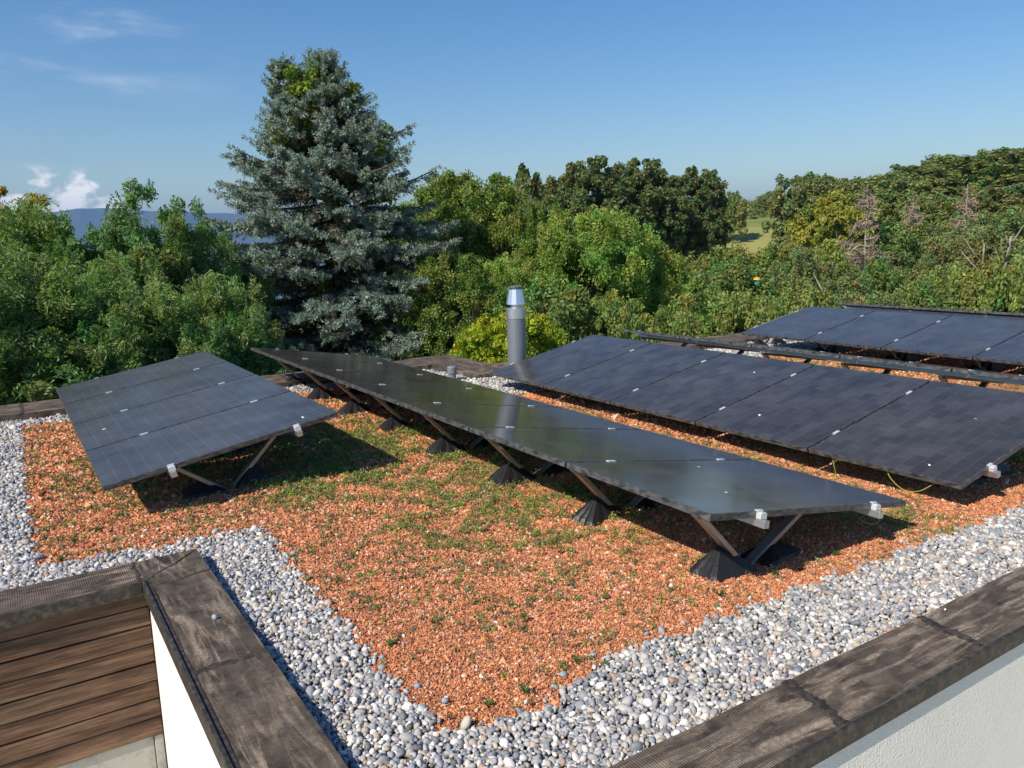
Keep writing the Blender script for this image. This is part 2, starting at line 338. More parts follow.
# ------------------------------------------------------------------ foliage
UP = np.array([0,0,1.])
def unit(a): return a/np.maximum(np.linalg.norm(a, axis=-1, keepdims=True), 1e-9)
def leaves(g, C, Rd, n_each, ln, wd, tone, tonevar=.25, squash=.8, upbias=.35, shell=.6, spray=0, lean=.12):
    """diamond leaves spread through clusters C (k,3) of radius Rd (k,)"""
    k = len(C); idx = np.repeat(np.arange(k), n_each if not spray else max(1, n_each//spray)); n = len(idx)
    u = unit(g.normal(size=(n,3))); rad = Rd[idx]*g.uniform(0, 1, n)**shell
    P = C[idx] + u*rad[:, None]*np.array([1,1,squash])
    nm = unit(u*.75 + g.normal(size=(n,3))*.5 + UP*upbias)
    ax = unit(np.cross(nm, g.normal(size=(n,3)))); ax[:, 2] += lean; ax = unit(ax); sd = unit(np.cross(nm, ax))
    if spray:
        q = spray; tj = np.tile((np.arange(q)//2)/(q/2)-.35, n)[:, None]; sg = np.tile(np.where(np.arange(q) % 2, 1., -1.), n)[:, None]
        r_ = lambda A: np.repeat(A, q, 0)
        idx = r_(idx); P, nm, ax, sd = r_(P), r_(nm), r_(ax), r_(sd); n = len(idx); droop = -UP*.08
        P = P + ax*(ln*2.1)*tj + sd*sg*ln*.50 + droop*ln*np.abs(tj)*1.5
        ax2 = unit(sd*sg + ax*.75 + g.normal(size=(n,3))*.16 + droop); nm = unit(nm + g.normal(size=(n,3))*.22); sd = unit(np.cross(nm, ax2)); ax = ax2
    L = (ln*g.uniform(.6, 1.35, n))[:, None]; W = (wd*g.uniform(.6, 1.35, n))[:, None]
    bend = nm*L*.14
    V = np.stack([P-ax*L*.5-bend, P-sd*W*.5+ax*L*.06, P+ax*L*.5-bend, P+sd*W*.5+ax*L*.06], 1).reshape(-1, 3)
    F = np.arange(n*4).reshape(-1, 4)
    ct = g.normal(0, 1, (k, 1))*.10; hue = g.normal(0, 1, (k, 1))
    c = np.asarray(tone)[None]*(1+ct[idx])*(1+g.normal(0, tonevar, (n,1))); c = np.clip(c, .004, .9)
    c[:, 0] *= (1 + .16*hue[idx, 0]); c[:, 2] *= (1+g.normal(0,.15,n))
    return V, F, np.repeat(np.clip(c, .003, .9), 4, 0)
def lumps(g, n, amp):
    D = unit(g.normal(size=(n,3))); A = g.uniform(.4, 1, n)*amp
    def f(u): return 1 + (np.exp((u@D.T-1)*9)*A).sum(1) - amp*.45
    return f
def crown_points(g, k, prof, lump, inner=.5, lobes=16, lr=.42, vert=1.0):
    """points in a unit crown (z 0..1, prof(z) = radius): gathered in lobes with dips between them"""
    L = []
    for i in range(lobes):
        c = 1-1.75*(i+.5)/lobes; a = i*2.39996+g.uniform(-.35,.35); sr = math.sqrt(max(0, 1-c*c)); t = g.uniform(.55, .82)
        L.append((math.cos(a)*sr*t, math.sin(a)*sr*t, .52+c*.40*g.uniform(.78,1.04), lr*g.uniform(.75, 1.25)))
    L = np.array(L); out = []
    while len(out) < k:
        if g.uniform() < .82:
            c = L[g.integers(len(L))]; u = unit(g.normal(size=3)); 
            if u[2] < -.3 and g.uniform() < .6: continue
            q = c[:3] + u*c[3]*np.array([1,1,.42*vert])*g.uniform(.35, 1.0)
        else:
            z = g.uniform(0, 1); a = g.uniform(0, 2*np.pi); r = prof(z)*(inner+(1-inner)*math.sqrt(g.uniform())); q = np.array([math.cos(a)*r, math.sin(a)*r, z])
        if q[2] > 1.0 or q[2] < 0: continue
        out.append(q)
    return np.array(out)
def round_prof(p=.55, low=.35):
    def f(z):
        return max(0., (1-abs((z-p)/(1-p if z > p else p+low))**2.2))**.55
    return f
meshes = {}
def crown_mesh(key, seed, k, n_each, ln, wd, tone, prof, W=1., H=1., lump=.45, nl=9, inner=.5, cr=.16, mat=None, lobes=16, lr=.42, vert=1.0, **kw):
    """crown scaled in real metres: half width W, height H; shared by the copies"""
    g = np.random.default_rng(seed); lp = lumps(g, nl, lump)
    C = crown_points(g, k, prof, lp, inner, lobes, lr, vert)*np.array([W, W, H]); Rd = g.uniform(.45, 1.5, k)*cr*W
    V, F, c = leaves(g, C, Rd, n_each, ln, wd, tone, **kw)
    o = rawmesh('crown', V, F, mat or leafM, vcolors=c)
    me = o.data; me.name = key; bpy.data.objects.remove(o); meshes[key] = (me, W, H, C)
    return me
def limb_mesh(key, C, W, H, trunk_h, g, rad=.22, nl=26, mat=None, curve=.4, name='trunk'):
    mb = MB(); top = Vector((0,0,H*.72)); b = Vector((0,0,-trunk_h))
    wob = [Vector((g.normal()*.05*W, g.normal()*.05*W, 0)) for _ in range(7)]
    tp = [b.lerp(top, t/6)+wob[t]*(t/6) for t in range(7)]
    mb.tube(tp, [rad*(1-.82*t/6) for t in range(7)], 8)
    idx = g.choice(len(C), min(nl, len(C)), replace=False)
    for i in idx:
        e = Vector(C[i])*.90; t = max(.18, min(.92, (e.z*.62+trunk_h)/(H*.72+trunk_h))); j = t*6; a = int(j); s = tp[a].lerp(tp[min(a+1, 6)], j-a)
        mid = s.lerp(e, .5) + Vector((0,0,-curve*.12*(e-s).length)); r = rad*.34*(1-t*.55)
        mb.tube([s, s.lerp(mid, .6), mid, e], [r, r*.7, r*.5, r*.12], 5)
    o = mb.build(name, mat or barkM, smooth=True); me = o.data; bpy.data.objects.remove(o); return me
kinds = {}
def kind(key, seed, k, n_each, ln, wd, tone, prof, W, H, trunk_h, limbs=26, rad=.2, bark=None, **kw):
    me = crown_mesh(key, seed, k, n_each, ln, wd, tone, prof, W, H, **kw)
    g = np.random.default_rng(seed+100)
    kinds[key] = (me, limb_mesh(key, meshes[key][3], W, H, trunk_h, g, rad, limbs, bark), W, H, trunk_h)
kind('ash', 11, 620, 176, .125, .045, (.125,.190,.072), round_prof(.5,.4), 2.6, 8.0, 2.0, cr=.10, lobes=20, lr=.36, vert=1.5, inner=.42, upbias=.12, squash=1.25, spray=8, lean=.45)
kind('ash_open', 12, 230, 200, .12, .045, (.125,.190,.072), round_prof(.62,.5), 1.5, 7.6, 2.2, cr=.16, lobes=12, lr=.42, vert=.8, inner=.35, limbs=60, rad=.12, upbias=.12, squash=1.25, spray=8, lean=.45)
kind('broad', 13, 760, 144, .13, .085, (.130,.175,.042), round_prof(.5,.45), 3.6, 9.0, 1.5, cr=.085, lobes=30, lr=.32, vert=1.5, inner=.55, upbias=.2, squash=1.15, spray=4)
kind('limegreen', 14, 700, 150, .125, .06, (.165,.225,.055), round_prof(.5,.45), 2.8, 7.0, 1.5, cr=.095, lobes=26, lr=.34, vert=1.6, inner=.5, squash=1.2, upbias=.2, spray=6, lean=.3)
kind('golden', 15, 190, 90, .085, .05, (.23,.265,.022), round_prof(.5,.5), 1.0, 2.2, 3.2, cr=.15, lobes=14, lr=.5, inner=.3, limbs=20, rad=.05)
kind('oak', 16, 520, 130, .42, .30, (.088,.118,.046), round_prof(.5,.3), 6.6, 15, 4, cr=.10, lobes=28, lr=.30, inner=.5, limbs=50, rad=.5, upbias=.5)
kind('thin_oak', 17, 90, 110, .36, .24, (.085,.115,.044), round_prof(.6,.0), 3.6, 7, 8, cr=.14, lobes=9, lr=.30, inner=.45, limbs=50, rad=.28)
kind('mid_a', 18, 330, 110, .22, .13, (.145,.185,.055), round_prof(.5,.45), 3.6, 7.5, 2, cr=.10, lobes=24, lr=.30, vert=1.7, inner=.4, upbias=.2, squash=1.25, lean=.3)
kind('mid_b', 19, 300, 110, .22, .12, (.120,.165,.056), round_prof(.42,.45), 3.2, 9.0, 2, cr=.11, lobes=22, lr=.30, vert=1.8, inner=.4, upbias=.2, squash=1.3, lean=.3)
kind('mid_c', 20, 270, 110, .18, .09, (.160,.185,.085), round_prof(.45,.4), 2.6, 10.0, 2, cr=.12, lobes=20, lr=.32, vert=2.0, inner=.35, upbias=.15, squash=1.4, lean=.4, limbs=60, bark=palebarkM, rad=.16)
kind('far_a', 21, 260, 90, .50, .33, (.165,.190,.075), round_prof(.5,.4), 6.0, 11, 3, cr=.11, lobes=20, lr=.32, vert=1.6, inner=.45, upbias=.25, squash=1.15)
kind('far_b', 22, 230, 90, .50, .30, (.150,.170,.075), round_prof(.42,.4), 4.8, 13, 3, cr=.12, lobes=18, lr=.32, vert=2.0, inner=.4, upbias=.25, squash=1.3)
kind('shrub', 23, 380, 150, .085, .05, (.165,.205,.065), round_prof(.45,.5), 2.4, 3.2, 2.5, cr=.095, lobes=22, lr=.34, inner=.6, limbs=14, rad=.06)

AZ0 = math.degrees(yaw)
def ray(px, py):
    d = fw + rt*((px-512)/FPX) - up*((py-384)/FPX); h = math.hypot(d.x, d.y); return d.x/h, d.y/h, d.z/h
def tree(kd, px, top, dist, half, label, cat='tree', group=None, name='broadleaf_tree', hfac=None, hue=None, rot=None):
    """one tree standing at bearing px and distance dist, its top at bearing height top, half its crown width in metres"""
    me, tm, W, H, th_ = kinds[kd]
    dx, dy, dz = ray(px, top); x, y = dx*dist, dy*dist; ztop = dz*dist; base = float(terr(x, y))
    s = half/W; tot = ztop-base; ch = hfac if hfac else tot*.86   # crown height
    zs = ch/H
    o = thing(name, (x, y, base+CZ), label, cat, group, rot if rot is not None else rnd.uniform(0, 6.28))
    c = link(bpy.data.objects.new('crown', me), o); c.location = (0,0,tot-ch); c.scale = (s, s, zs)
    t = link(bpy.data.objects.new('trunk', tm), o); t.location = (0,0,tot-ch); t.scale = (s, s, max(zs, (tot-ch+.2)/th_))
    if (tot-ch+.2)/th_ > zs: pass
    return o

# --- left: tall ash-like trees behind the roof edge
tree('broad', 4, 190, 27, 2.6, 'tree with ochre tinged leaves at the left edge of the photo, behind the green ones', name='broadleaf_tree').children[0].data = crown_mesh('ochre', 31, 420, 130, .16, .09, (.24,.19,.045), round_prof(.5,.45), 3.6, 9.0, cr=.09, lobes=24, lr=.32)
tree('ash', 28, 208, 18.5, 1.9, 'full green ash tree at the far left behind the roof edge')
tree('ash_open', 66, 230, 18, 1.2, 'narrow leafy ash top poking up just right of the far left ash')
tree('ash_open', 98, 230, 17.5, 1.2, 'slim ash with loose top under the small clouds')
tree('ash_open', 142, 186, 18, 1.15, 'tallest open ash, its feathery top in front of the blue mountains')
tree('ash_open', 186, 203, 19, 1.1, 'ash with sparse drooping top just left of the blue spruce')
tree('ash_open', 218, 236, 20, 1.2, 'small ash touching the left flank of the blue spruce')
tree('ash', 104, 268, 15.5, 1.6, 'dense dark green ash below the slim ash tops, above the solar panels')
tree('ash', 214, 282, 15.8, 1.5, 'bushy green ash below the sparse ash, left of the spruce foot')
tree('ash', -30, 255, 14.8, 2.4, 'dense ash cut by the left border of the photo')
tree('ash', 56, 286, 14.6, 1.6, 'low full ash right behind the left parapet')
tree('ash', 158, 292, 14.6, 1.5, 'low ash right behind the highest left solar panel')
# --- middle
tree('broad', 462, 176, 26, 3.0, 'large dense broadleaf tree right of the blue spruce')
tree('thin_oak', 514, 161, 62, 3.4, 'airy dark tree showing sky between its branches, left of the big oaks')
tree('broad', 528, 205, 25, 1.7, 'mid green tree between the large dense tree and the bright green one')
tree('broad', 440, 255, 20, 2.0, 'leafy tree hugging the right foot of the blue spruce')
tree('limegreen', 585, 216, 24, 2.6, 'broad bright green tree rising behind the metal flue')
tree('limegreen', 640, 244, 25, 1.9, 'bright green tree right of the one behind the flue')
tree('limegreen', 500, 262, 21, 1.8, 'green tree behind the golden shrub')
tree('mid_b', 560, 290, 17.5, 1.7, 'dark leafy bush right of the golden shrub, behind the roof edge')
tree('shrub', 610, 305, 17.5, 1.6, 'dark green bush behind the left end of the third panel row')
tree('golden', 507, 306, 14.4, .85, 'golden yellow shrub behind the metal flue', 'shrub', name='golden_shrub', hfac=2.2)
tree('golden', 476, 318, 14.8, .50, 'small golden shrub left of the flue', 'shrub', name='golden_shrub', hfac=1.8)
tree('golden', 540, 316, 14.8, .50, 'small golden shrub right of the flue', 'shrub', name='golden_shrub', hfac=1.8)
# oaks
tree('oak', 596, 158, 98, 6.6, 'large dark oak, left one of the oaks on the skyline')
tree('oak', 640, 160, 104, 6.5, 'large dark oak, middle one of the oaks on the skyline', rot=2.2)
tree('oak', 694, 168, 112, 5.2, 'dark oak, right one of the oaks on the skyline', rot=4.1)
tree('oak', 560, 180, 112, 4.6, 'dark oak half hidden behind the airy tree on the skyline', rot=1.1)
tree('far_a', 731, 193, 150, 3.6, 'round green tree at the left end of the meadow')
tree('far_a', 700, 228, 120, 3.0, 'round dark bush below the right oak', 'bush', name='round_bush')
# bushes in the hollow
mid = [('mid_a',655,268,38,3.4,'bright green tree draped in creepers below the left oak'),
 ('mid_a',690,262,48,3.4,'green tree below the right oak, left of the meadow'),
 ('shrub',718,292,21,2.6,'pale fine leaved shrub behind the black rail of panels'),
 ('shrub',668,312,19.5,1.8,'low fine leaved shrub behind the far end of the third panel row'),
 ('shrub',770,302,24,2.2,'fine leaved shrub left of the last blue panel row'),
 ('mid_b',628,284,30,2.6,'dark green tree between the lime green trees and the creeper clad tree'),
 ('mid_a',732,250,62,4.0,'olive green tree just below the meadow'),
 ('mid_a',786,246,66,4.0,'olive green tree right below the sunny meadow'),
 ('mid_b',742,266,42,3.6,'green tree behind the orange and teal object'),
 ('mid_c',800,250,46,2.3,'slender stemmed tree left of the yellow green tree'),
 ('mid_a',826,254,52,2.8,'leafy tree below the yellow green tree'),
 ('mid_b',908,226,60,3.9,'dark green round headed tree between the two dead conifers'),
 ('mid_b',872,262,44,2.4,'dark tree at the foot of the left dead conifer'),
 ('mid_c',845,282,36,2.4,'thin grey green tree left of the dark foot tree'),
 ('mid_c',945,226,56,2.6,'pale stemmed tree in front of the right dead conifer'),
 ('mid_c',985,216,54,2.6,'pale stemmed tree right of the right dead conifer'),
 ('mid_c',1020,212,52,3.4,'tall pale stemmed tree at the right edge of the photo'),
 ('mid_a',955,270,38,2.4,'low leafy tree behind the last panel row, below the pale stems'),
 ('mid_a',1000,264,36,2.4,'low leafy tree behind the last panel row near the right edge'),
 ('mid_b',918,286,36,2.4,'low dark tree behind the middle of the last panel row'),
 ('mid_a',1048,262,38,3.0,'leafy tree cut by the right border of the photo'),
 ('mid_c',880,296,30,1.8,'small grey green tree just behind the far rail'),
 ('mid_a',805,292,30,2.2,'small leafy tree just behind the left end of the last panel row'),
 ('far_b',800,178,112,4.6,'tall grey green tree at the right end of the meadow'),
 ('far_b',824,177,116,5.2,'tall olive tree beside the grey green tree on the skyline'),
 ('mid_a',838,194,90,5.2,'yellow green tree left of the left dead conifer'),
 ('far_a',772,192,230,5.0,'far round tree above the meadow'),
 ('far_a',862,180,150,8.0,'hillside tree left of the left dead conifer top'),
 ('far_a',893,176,145,8.0,'hillside tree between the dead conifers, lower one'),
 ('far_b',920,166,165,8.5,'hillside tree between the dead conifers, upper one'),
 ('far_a',946,157,170,9.5,'hillside tree above the right dead conifer'),
 ('far_b',972,157,175,8.5,'hillside tree just right of the one above the dead conifer'),
 ('far_a',1000,151,175,9.0,'hillside tree near the top right corner of the wood'),
 ('far_b',1032,147,170,9.0,'hillside tree cut by the right border, on the skyline'),
 ('far_a',985,192,135,6,'hillside tree just right of the right dead conifer'),
 ('far_b',1015,186,130,6,'hillside tree above the tall pale stemmed tree'),
 ('far_a',935,196,125,5.5,'hillside tree left of the right dead conifer')]
for kd, px, top, dist, half, lab in mid:
    o = tree(kd, px, top, dist, half, lab, 'shrub' if kd == 'shrub' else 'tree', name='leafy_shrub' if kd == 'shrub' else 'broadleaf_tree')
yg = crown_mesh('yellowgreen', 33, 300, 100, .28, .17, (.22,.22,.045), round_prof(.5,.45), 3.6, 7.5, cr=.11, lobes=22, lr=.32)
bg_ = crown_mesh('freshgreen', 34, 300, 110, .24, .15, (.11,.21,.035), round_prof(.5,.45), 3.6, 7.5, cr=.11, lobes=22, lr=.32)
for o in list(col.objects):
    l = o.get('label', '')
    if l.startswith('yellow green tree left'): [c for c in o.children if c.name.startswith('crown')][0].data = yg
    if l.startswith('bright green tree draped'): [c for c in o.children if c.name.startswith('crown')][0].data = bg_

# dead conifers: brown bare branches
def dead_conifer(px, top, dist, half, label, seed):
    g = np.random.default_rng(seed); dx, dy, dz = ray(px, top); x, y = dx*dist, dy*dist; zt = dz*dist; base = float(terr(x, y)); H = zt-base
    o = thing('dead_conifer', (x, y, base+CZ), label, 'dead tree', 'dead conifers in the wood')
    mb = MB(); mb.tube([(0,0,0),(.1,0,H*.5),(0,0,H)], [.22,.13,.02], 6)
    V = []; C = []
    for i in range(90):
        t = g.uniform(.28, .99); L = half*(1-t)**.8*1.45*g.uniform(.6, 1.1); a = g.uniform(0, 6.28)
        s = np.array([0,0,H*t]); e = s + np.array([math.cos(a)*L, math.sin(a)*L, L*g.uniform(-.1,.35)])
        mb.tube([s, (s+e)/2-np.array([0,0,.06*L]), e], [.05, .035, .012], 4)
        for j in range(44):
            q = s+(e-s)*g.uniform(.25, 1); d = unit(g.normal(size=3)); d[2] -= .2; d = d*g.uniform(.25,.8)*min(1, .3+L*.4); sd = unit(np.cross(d, g.normal(size=3)))*.030
            V += [q-sd, q+sd, q+d]; C += [np.array([.30,.235,.175])*g.uniform(.5,1.4)]*3
    mb.build('trunk', palebarkM, o)
    rawmesh('twigs', np.array(V), np.arange(len(V)).reshape(-1,3), deadM, o, vcolors=np.array(C))
dead_conifer(868, 184, 57, 3.0, 'bare brown dead conifer left of the dark green round headed tree', 1)
dead_conifer(968, 184, 62, 3.2, 'bare brown dead conifer on the right of the wood', 2)
dead_conifer(914, 190, 88, 2.6, 'small thin dead conifer between the two large ones', 3)

# pale bare stems among the right trees
def pale_stem(px, top, bot, dist, label, seed):
    g = np.random.default_rng(seed); dx, dy, dz = ray(px, top); x, y = dx*dist, dy*dist; base = float(terr(x, y)); H = dz*dist-base
    o = thing('bare_stem_tree', (x, y, base+CZ), label, 'dead tree', 'bare pale stems in the wood')
    mb = MB(); pts = [(g.normal()*.12*t, g.normal()*.12*t, H*t/6) for t in range(7)]
    mb.tube(pts, [.15-.018*t for t in range(7)], 6)
    br = MB()
    for i in range(12):
        t = g.uniform(.45,.97); k = t*6; a = int(k); s = Vector(pts[a]).lerp(Vector(pts[min(a+1,6)]), k-a); an = g.uniform(0,6.28); L = g.uniform(.6,1.6)
        e = s+Vector((math.cos(an)*L*.7, math.sin(an)*L*.7, L*.8)); br.tube([s, s.lerp(e,.5)+Vector((0,0,-.05)), e], [.05,.035,.01], 5)
    mb.add(br.v, br.f); mb.build('trunk', palebarkM, o, True)
pale_stem(1014, 236, 0, 46, 'bare pale forked stem at the right edge of the photo', 1)
pale_stem(975, 244, 0, 48, 'bare pale stem below the right dead conifer', 2)
pale_stem(826, 262, 0, 38, 'leaning pale dead stem left of the dark round headed tree', 3)

# far wood closing the view: a mass on the hill
g = np.random.default_rng(77); C = []; 
for i in range(4600):
    a = R(g.uniform(46, 72)); r = g.uniform(190, 900)**1.0; x, y = r*math.sin(a), r*math.cos(a)
    if math.degrees(a) < 52 and r < 260: continue
    h = float(terr(x, y)); C.append((x, y, h+5.5-5*g.uniform(0,1)**2))
for i in range(700):
    a = R(g.uniform(28, 47)); r = g.uniform(230, 700); x, y = r*math.sin(a), r*math.cos(a); C.append((x, y, float(terr(x, y))+g.uniform(1, 7)))
C = np.array(C); V, F, c = leaves(g, C, g.uniform(1.5, 3.6, len(C)), 84, .80, .55, (.160,.180,.078), upbias=.6)
V[:, 2] += CZ; tag(rawmesh('distant_wood', V, F, leafM, vcolors=c), 'far off green wood covering the hill on the right and behind the oaks', 'wood', kind='stuff')
# thickets filling the hollow between the trees
C = []
for i in range(900):
    a = R(g.uniform(30, 72)); r = g.uniform(24, 95); x, y = r*math.sin(a), r*math.cos(a); C.append((x, y, float(terr(x, y))+g.uniform(.1, 2.0)))
for i in range(500):
    a = R(g.uniform(-14, 34)); r = g.uniform(19, 60); x, y = r*math.sin(a), r*math.cos(a); C.append((x, y, float(terr(x, y))+g.uniform(.3, 2.6)))
C = np.array(C); V, F, c = leaves(g, C, g.uniform(1.0, 2.2, len(C)), 90, .30, .18, (.125,.165,.055), upbias=.5)
V[:, 2] += CZ; tag(rawmesh('undergrowth', V, F, leafM, vcolors=c), 'dense green undergrowth filling the gaps below the trees', 'undergrowth', kind='stuff')

# ------------------------------------------------------------------ blue spruce
def spruce():
    g = np.random.default_rng(5); dist = 21.0; dx, dy, dz = ray(322, 52); x, y = dx*dist, dy*dist; base = float(terr(x, y)); H = dz*dist-base
    o = thing('blue_spruce', (x, y, base+CZ), 'large blue grey spruce with drooping layered branches, tallest tree in the photo', 'spruce')
    mb = MB(); mb.tube([(0,0,0),(.04,0,H*.5),(0,0,H*.99)], [.26,.15,.015], 8)
    lead = [(0, 0, 1.0), (-1.0*rt.x, -1.0*rt.y, .985)]        # two leading shoots
    VV = []; CC = []
    def clump(p, d, L, rad, n, tip):
        d = unit(d); t = g.uniform(0, 1, n)**.8; q = p + d*(t*L)[:, None]
        u = unit(g.normal(size=(n,3))); u = unit(u - (u@d)[:, None]*d*.65 + d*.35)
        q = q + u*rad*.25; ln = g.uniform(.040,.078, n)[:, None]; e = q + u*ln; sd = unit(np.cross(u, g.normal(size=(n,3))))*g.uniform(.007,.013,n)[:, None]
        VV.append(np.stack([q-sd, q+sd, e+sd*.5, e-sd*.5], 1).reshape(-1,3))
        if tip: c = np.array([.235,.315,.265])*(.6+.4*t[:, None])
        else: c = np.array([.085,.110,.068])*np.ones((n,1))  # older inner needles, colour also lowered to deepen the shaded gaps
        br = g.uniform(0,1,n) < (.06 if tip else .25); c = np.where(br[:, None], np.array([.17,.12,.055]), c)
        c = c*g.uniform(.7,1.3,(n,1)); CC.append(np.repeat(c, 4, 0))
    def branch(s, a, L, drop, dens=1.0):
        d = np.array([math.cos(a), math.sin(a), 0.]); side = np.array([-math.sin(a), math.cos(a), 0.])
        n = max(3, int(L/.13*dens)); pts = []
        for i in range(7):
            t = i/6; pts.append(s + d*L*t + UP*(-drop*L*(t**1.15) + .16*L*t**3))
        mb.tube([Vector(p) for p in pts], [.035*(1-.8*i/6)+.006 for i in range(7)], 5)
        for i in range(n):
            t = g.uniform(.22, 1.0); j = t*6; k = min(int(j), 5); p = pts[k]+(pts[k+1]-pts[k])*(j-k)
            sgn = 1 if i % 2 else -1; sl = min(.55, .22+.35*L*(1-t))*g.uniform(.7,1.3)
            dd = d*g.uniform(.5,.9) + side*sgn*g.uniform(.35,.9) + UP*g.uniform(-.30,.18)
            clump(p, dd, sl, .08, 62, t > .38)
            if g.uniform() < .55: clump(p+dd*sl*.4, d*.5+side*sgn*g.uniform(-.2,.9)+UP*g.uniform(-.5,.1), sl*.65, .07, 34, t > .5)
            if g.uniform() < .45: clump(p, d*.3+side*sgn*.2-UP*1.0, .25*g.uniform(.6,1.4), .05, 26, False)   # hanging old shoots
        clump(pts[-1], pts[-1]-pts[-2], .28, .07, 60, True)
    for li, (lx, ly, lt) in enumerate(lead):
        top = H*lt
        if li: mb.tube([(0,0,H*.80),(lx*.8,ly*.8,H*.88),(lx,ly,top)], [.07,.05,.012], 6)
        z0 = .08 if li == 0 else .80
        nb = 423 if li == 0 else 50
        for i in range(nb):
            wh = 9 if li == 0 else 5; f = (i//wh+.5+g.uniform(-.34,.34))/(nb/wh); f = f**.88; t = z0 + (.995-z0)*(1-(1-f)) ; hz_ = t*H*lt
            q = 1-t
            L = float(np.interp(q, [0,.04,.09,.18,.33,.55,1], [.05,.30,.78,1.75,2.65,3.2,3.4]))*g.uniform(.68, 1.12)
            if li: L = .05+3.4*(1-t)*g.uniform(.7,1.1); L = min(L, .55)
            a = i*2.39996+g.uniform(-.3,.3)
            drop = g.uniform(-.35,-.1) if q < .08 else (g.uniform(-.05,.18) if q < .3 else g.uniform(.12,.38))
            cx, cy = (0, 0) if li == 0 else (lx, ly)
            branch(np.array([cx, cy, hz_]), a, L, drop, 1.25)
        clump(np.array([lx if li else 0, ly if li else 0, top-.5]), UP, .55, .04, 70, True)
    mb.build('trunk', barkM, o, True)
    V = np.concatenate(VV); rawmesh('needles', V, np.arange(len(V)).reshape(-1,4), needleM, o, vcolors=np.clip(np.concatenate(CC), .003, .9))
    # broadleaf climber growing through the spruce
    gg = np.random.default_rng(9); C = []
    rx, ry = rt.x, rt.y
    for (px_, py_, n_) in ((298,96,3),(304,114,4),(322,98,2),(332,110,3),(285,134,3),(346,112,3),(312,128,3),(346,120,3),(366,150,8),(374,168,5),(377,200,5),(360,190,4),(388,225,5),(352,235,5),(348,262,5),(330,290,4),(340,175,4),(300,70,3),(366,270,5),(385,250,4)):
        ddx, ddy, ddz = ray(px_, py_)
        for j in range(n_):
            rr_ = dist+.25-gg.uniform(-.35,.7) - .25*min(1, (py_-60)/120); C.append((ddx*rr_+gg.normal()*.2, ddy*rr_+gg.normal()*.2, ddz*rr_+gg.normal()*.22))
    V, F, c = leaves(gg, np.array(C), gg.uniform(.18,.38,len(C)), 110, .13, .09, (.135,.185,.03), upbias=.5)
    V[:, 2] += CZ
    cl = rawmesh('climber', V, F, leafM, vcolors=c); tag(cl, 'yellow green broadleaf climber growing up through the blue spruce', 'climber')
spruce()

# ------------------------------------------------------------------ the house and its flat roof
XL, XR = .466, .802            # left parapet cap
YN0, YN1 = 1.515, 1.835        # near parapet cap
YR0, YR1 = 4.40, 4.73          # return cap above the timber siding
ZC = CZ-1.735; ZG = CZ-1.81    # cap top, bed level
X0, X1 = -4.0, 16.0
house = thing('flat_roofed_house', (8, 6, 0), 'white rendered house with timber siding and a green flat roof edged by dark felt parapets', 'house')
def hpart(mb, name, mat, **k):
    o = mb.build(name, mat, None, **k); o.parent = house; o.matrix_parent_inverse = Matrix.Translation((-8,-6,0)); return o
def capmesh(pts_outline, top, thick):
    """slab with slightly wavy top from a list of rectangles"""
def grid_slab(x0, x1, y0, y1, z0, z1, step, amp, seed):
    g = np.random.default_rng(seed); nx = max(2, int((x1-x0)/step)+1); ny = max(2, int((y1-y0)/step)+1)
    xs = np.linspace(x0, x1, nx); ys = np.linspace(y0, y1, ny); X, Y = np.meshgrid(xs, ys); ph = g.uniform(0, 6, 6)
    Z = z1 + amp*(np.sin(X*5.1+ph[0])*np.sin(Y*6.3+ph[1])+.6*np.sin(X*13+ph[2]+Y*9)+.4*np.sin(Y*21+ph[3]-X*17))
    ex = 0.004*np.sin(X*9+ph[4]); Xr = X; Yr = Y
    top = np.stack([Xr, Yr, Z], -1).reshape(-1, 3); bot = top.copy(); bot[:, 2] = z0
    V = np.concatenate([top, bot]); n = nx*ny; idx = np.arange(n).reshape(ny, nx)
    F = [np.stack([idx[:-1,:-1], idx[:-1,1:], idx[1:,1:], idx[1:,:-1]], -1).reshape(-1,4)]
    def side(a, b): return np.stack([a, a+n, b+n, b], -1)
    F.append(side(idx[0,1:], idx[0,:-1])); F.append(side(idx[-1,:-1], idx[-1,1:])); F.append(side(idx[:-1,0], idx[1:,0])); F.append(side(idx[1:,-1], idx[:-1,-1]))
    F.append(np.stack([idx[:-1,:-1], idx[1:,:-1], idx[1:,1:], idx[:-1,1:]], -1).reshape(-1,4)+n)
    return V, np.concatenate(F)
def cap(x0, x1, y0, y1, mat, seed, z1=None, th=.075):
    V, F = grid_slab(x0, x1, y0, y1, (z1 or ZC)-th, z1 or ZC, .04, .0018, seed)
    o = rawmesh('parapet_cap', V, F, mat); o.parent = house; o.matrix_parent_inverse = Matrix.Translation((-8,-6,0)); return o
e = .014
cap(XL+e, X1, YN0+e, YN1, feltX, 1)                     # near
cap(XL+e, XR, YN1, YR1, feltY, 2)                       # left
cap(X0, XL+e, YR0+e, YR1, feltX, 3)                     # return
FY0, FY1 = 10.08, 10.78; GX0, GX1 = 5.12, 5.78; HY0, HY1 = 8.85, 9.56
cap(X0, GX0, FY0, FY1, feltX, 4); cap(GX0, GX1, HY0, FY1+.06, feltY, 5); cap(GX1, X1, HY0, HY1, feltX, 6)
cap(X1-.5, X1-.15, YN1, HY0, feltY, 7)
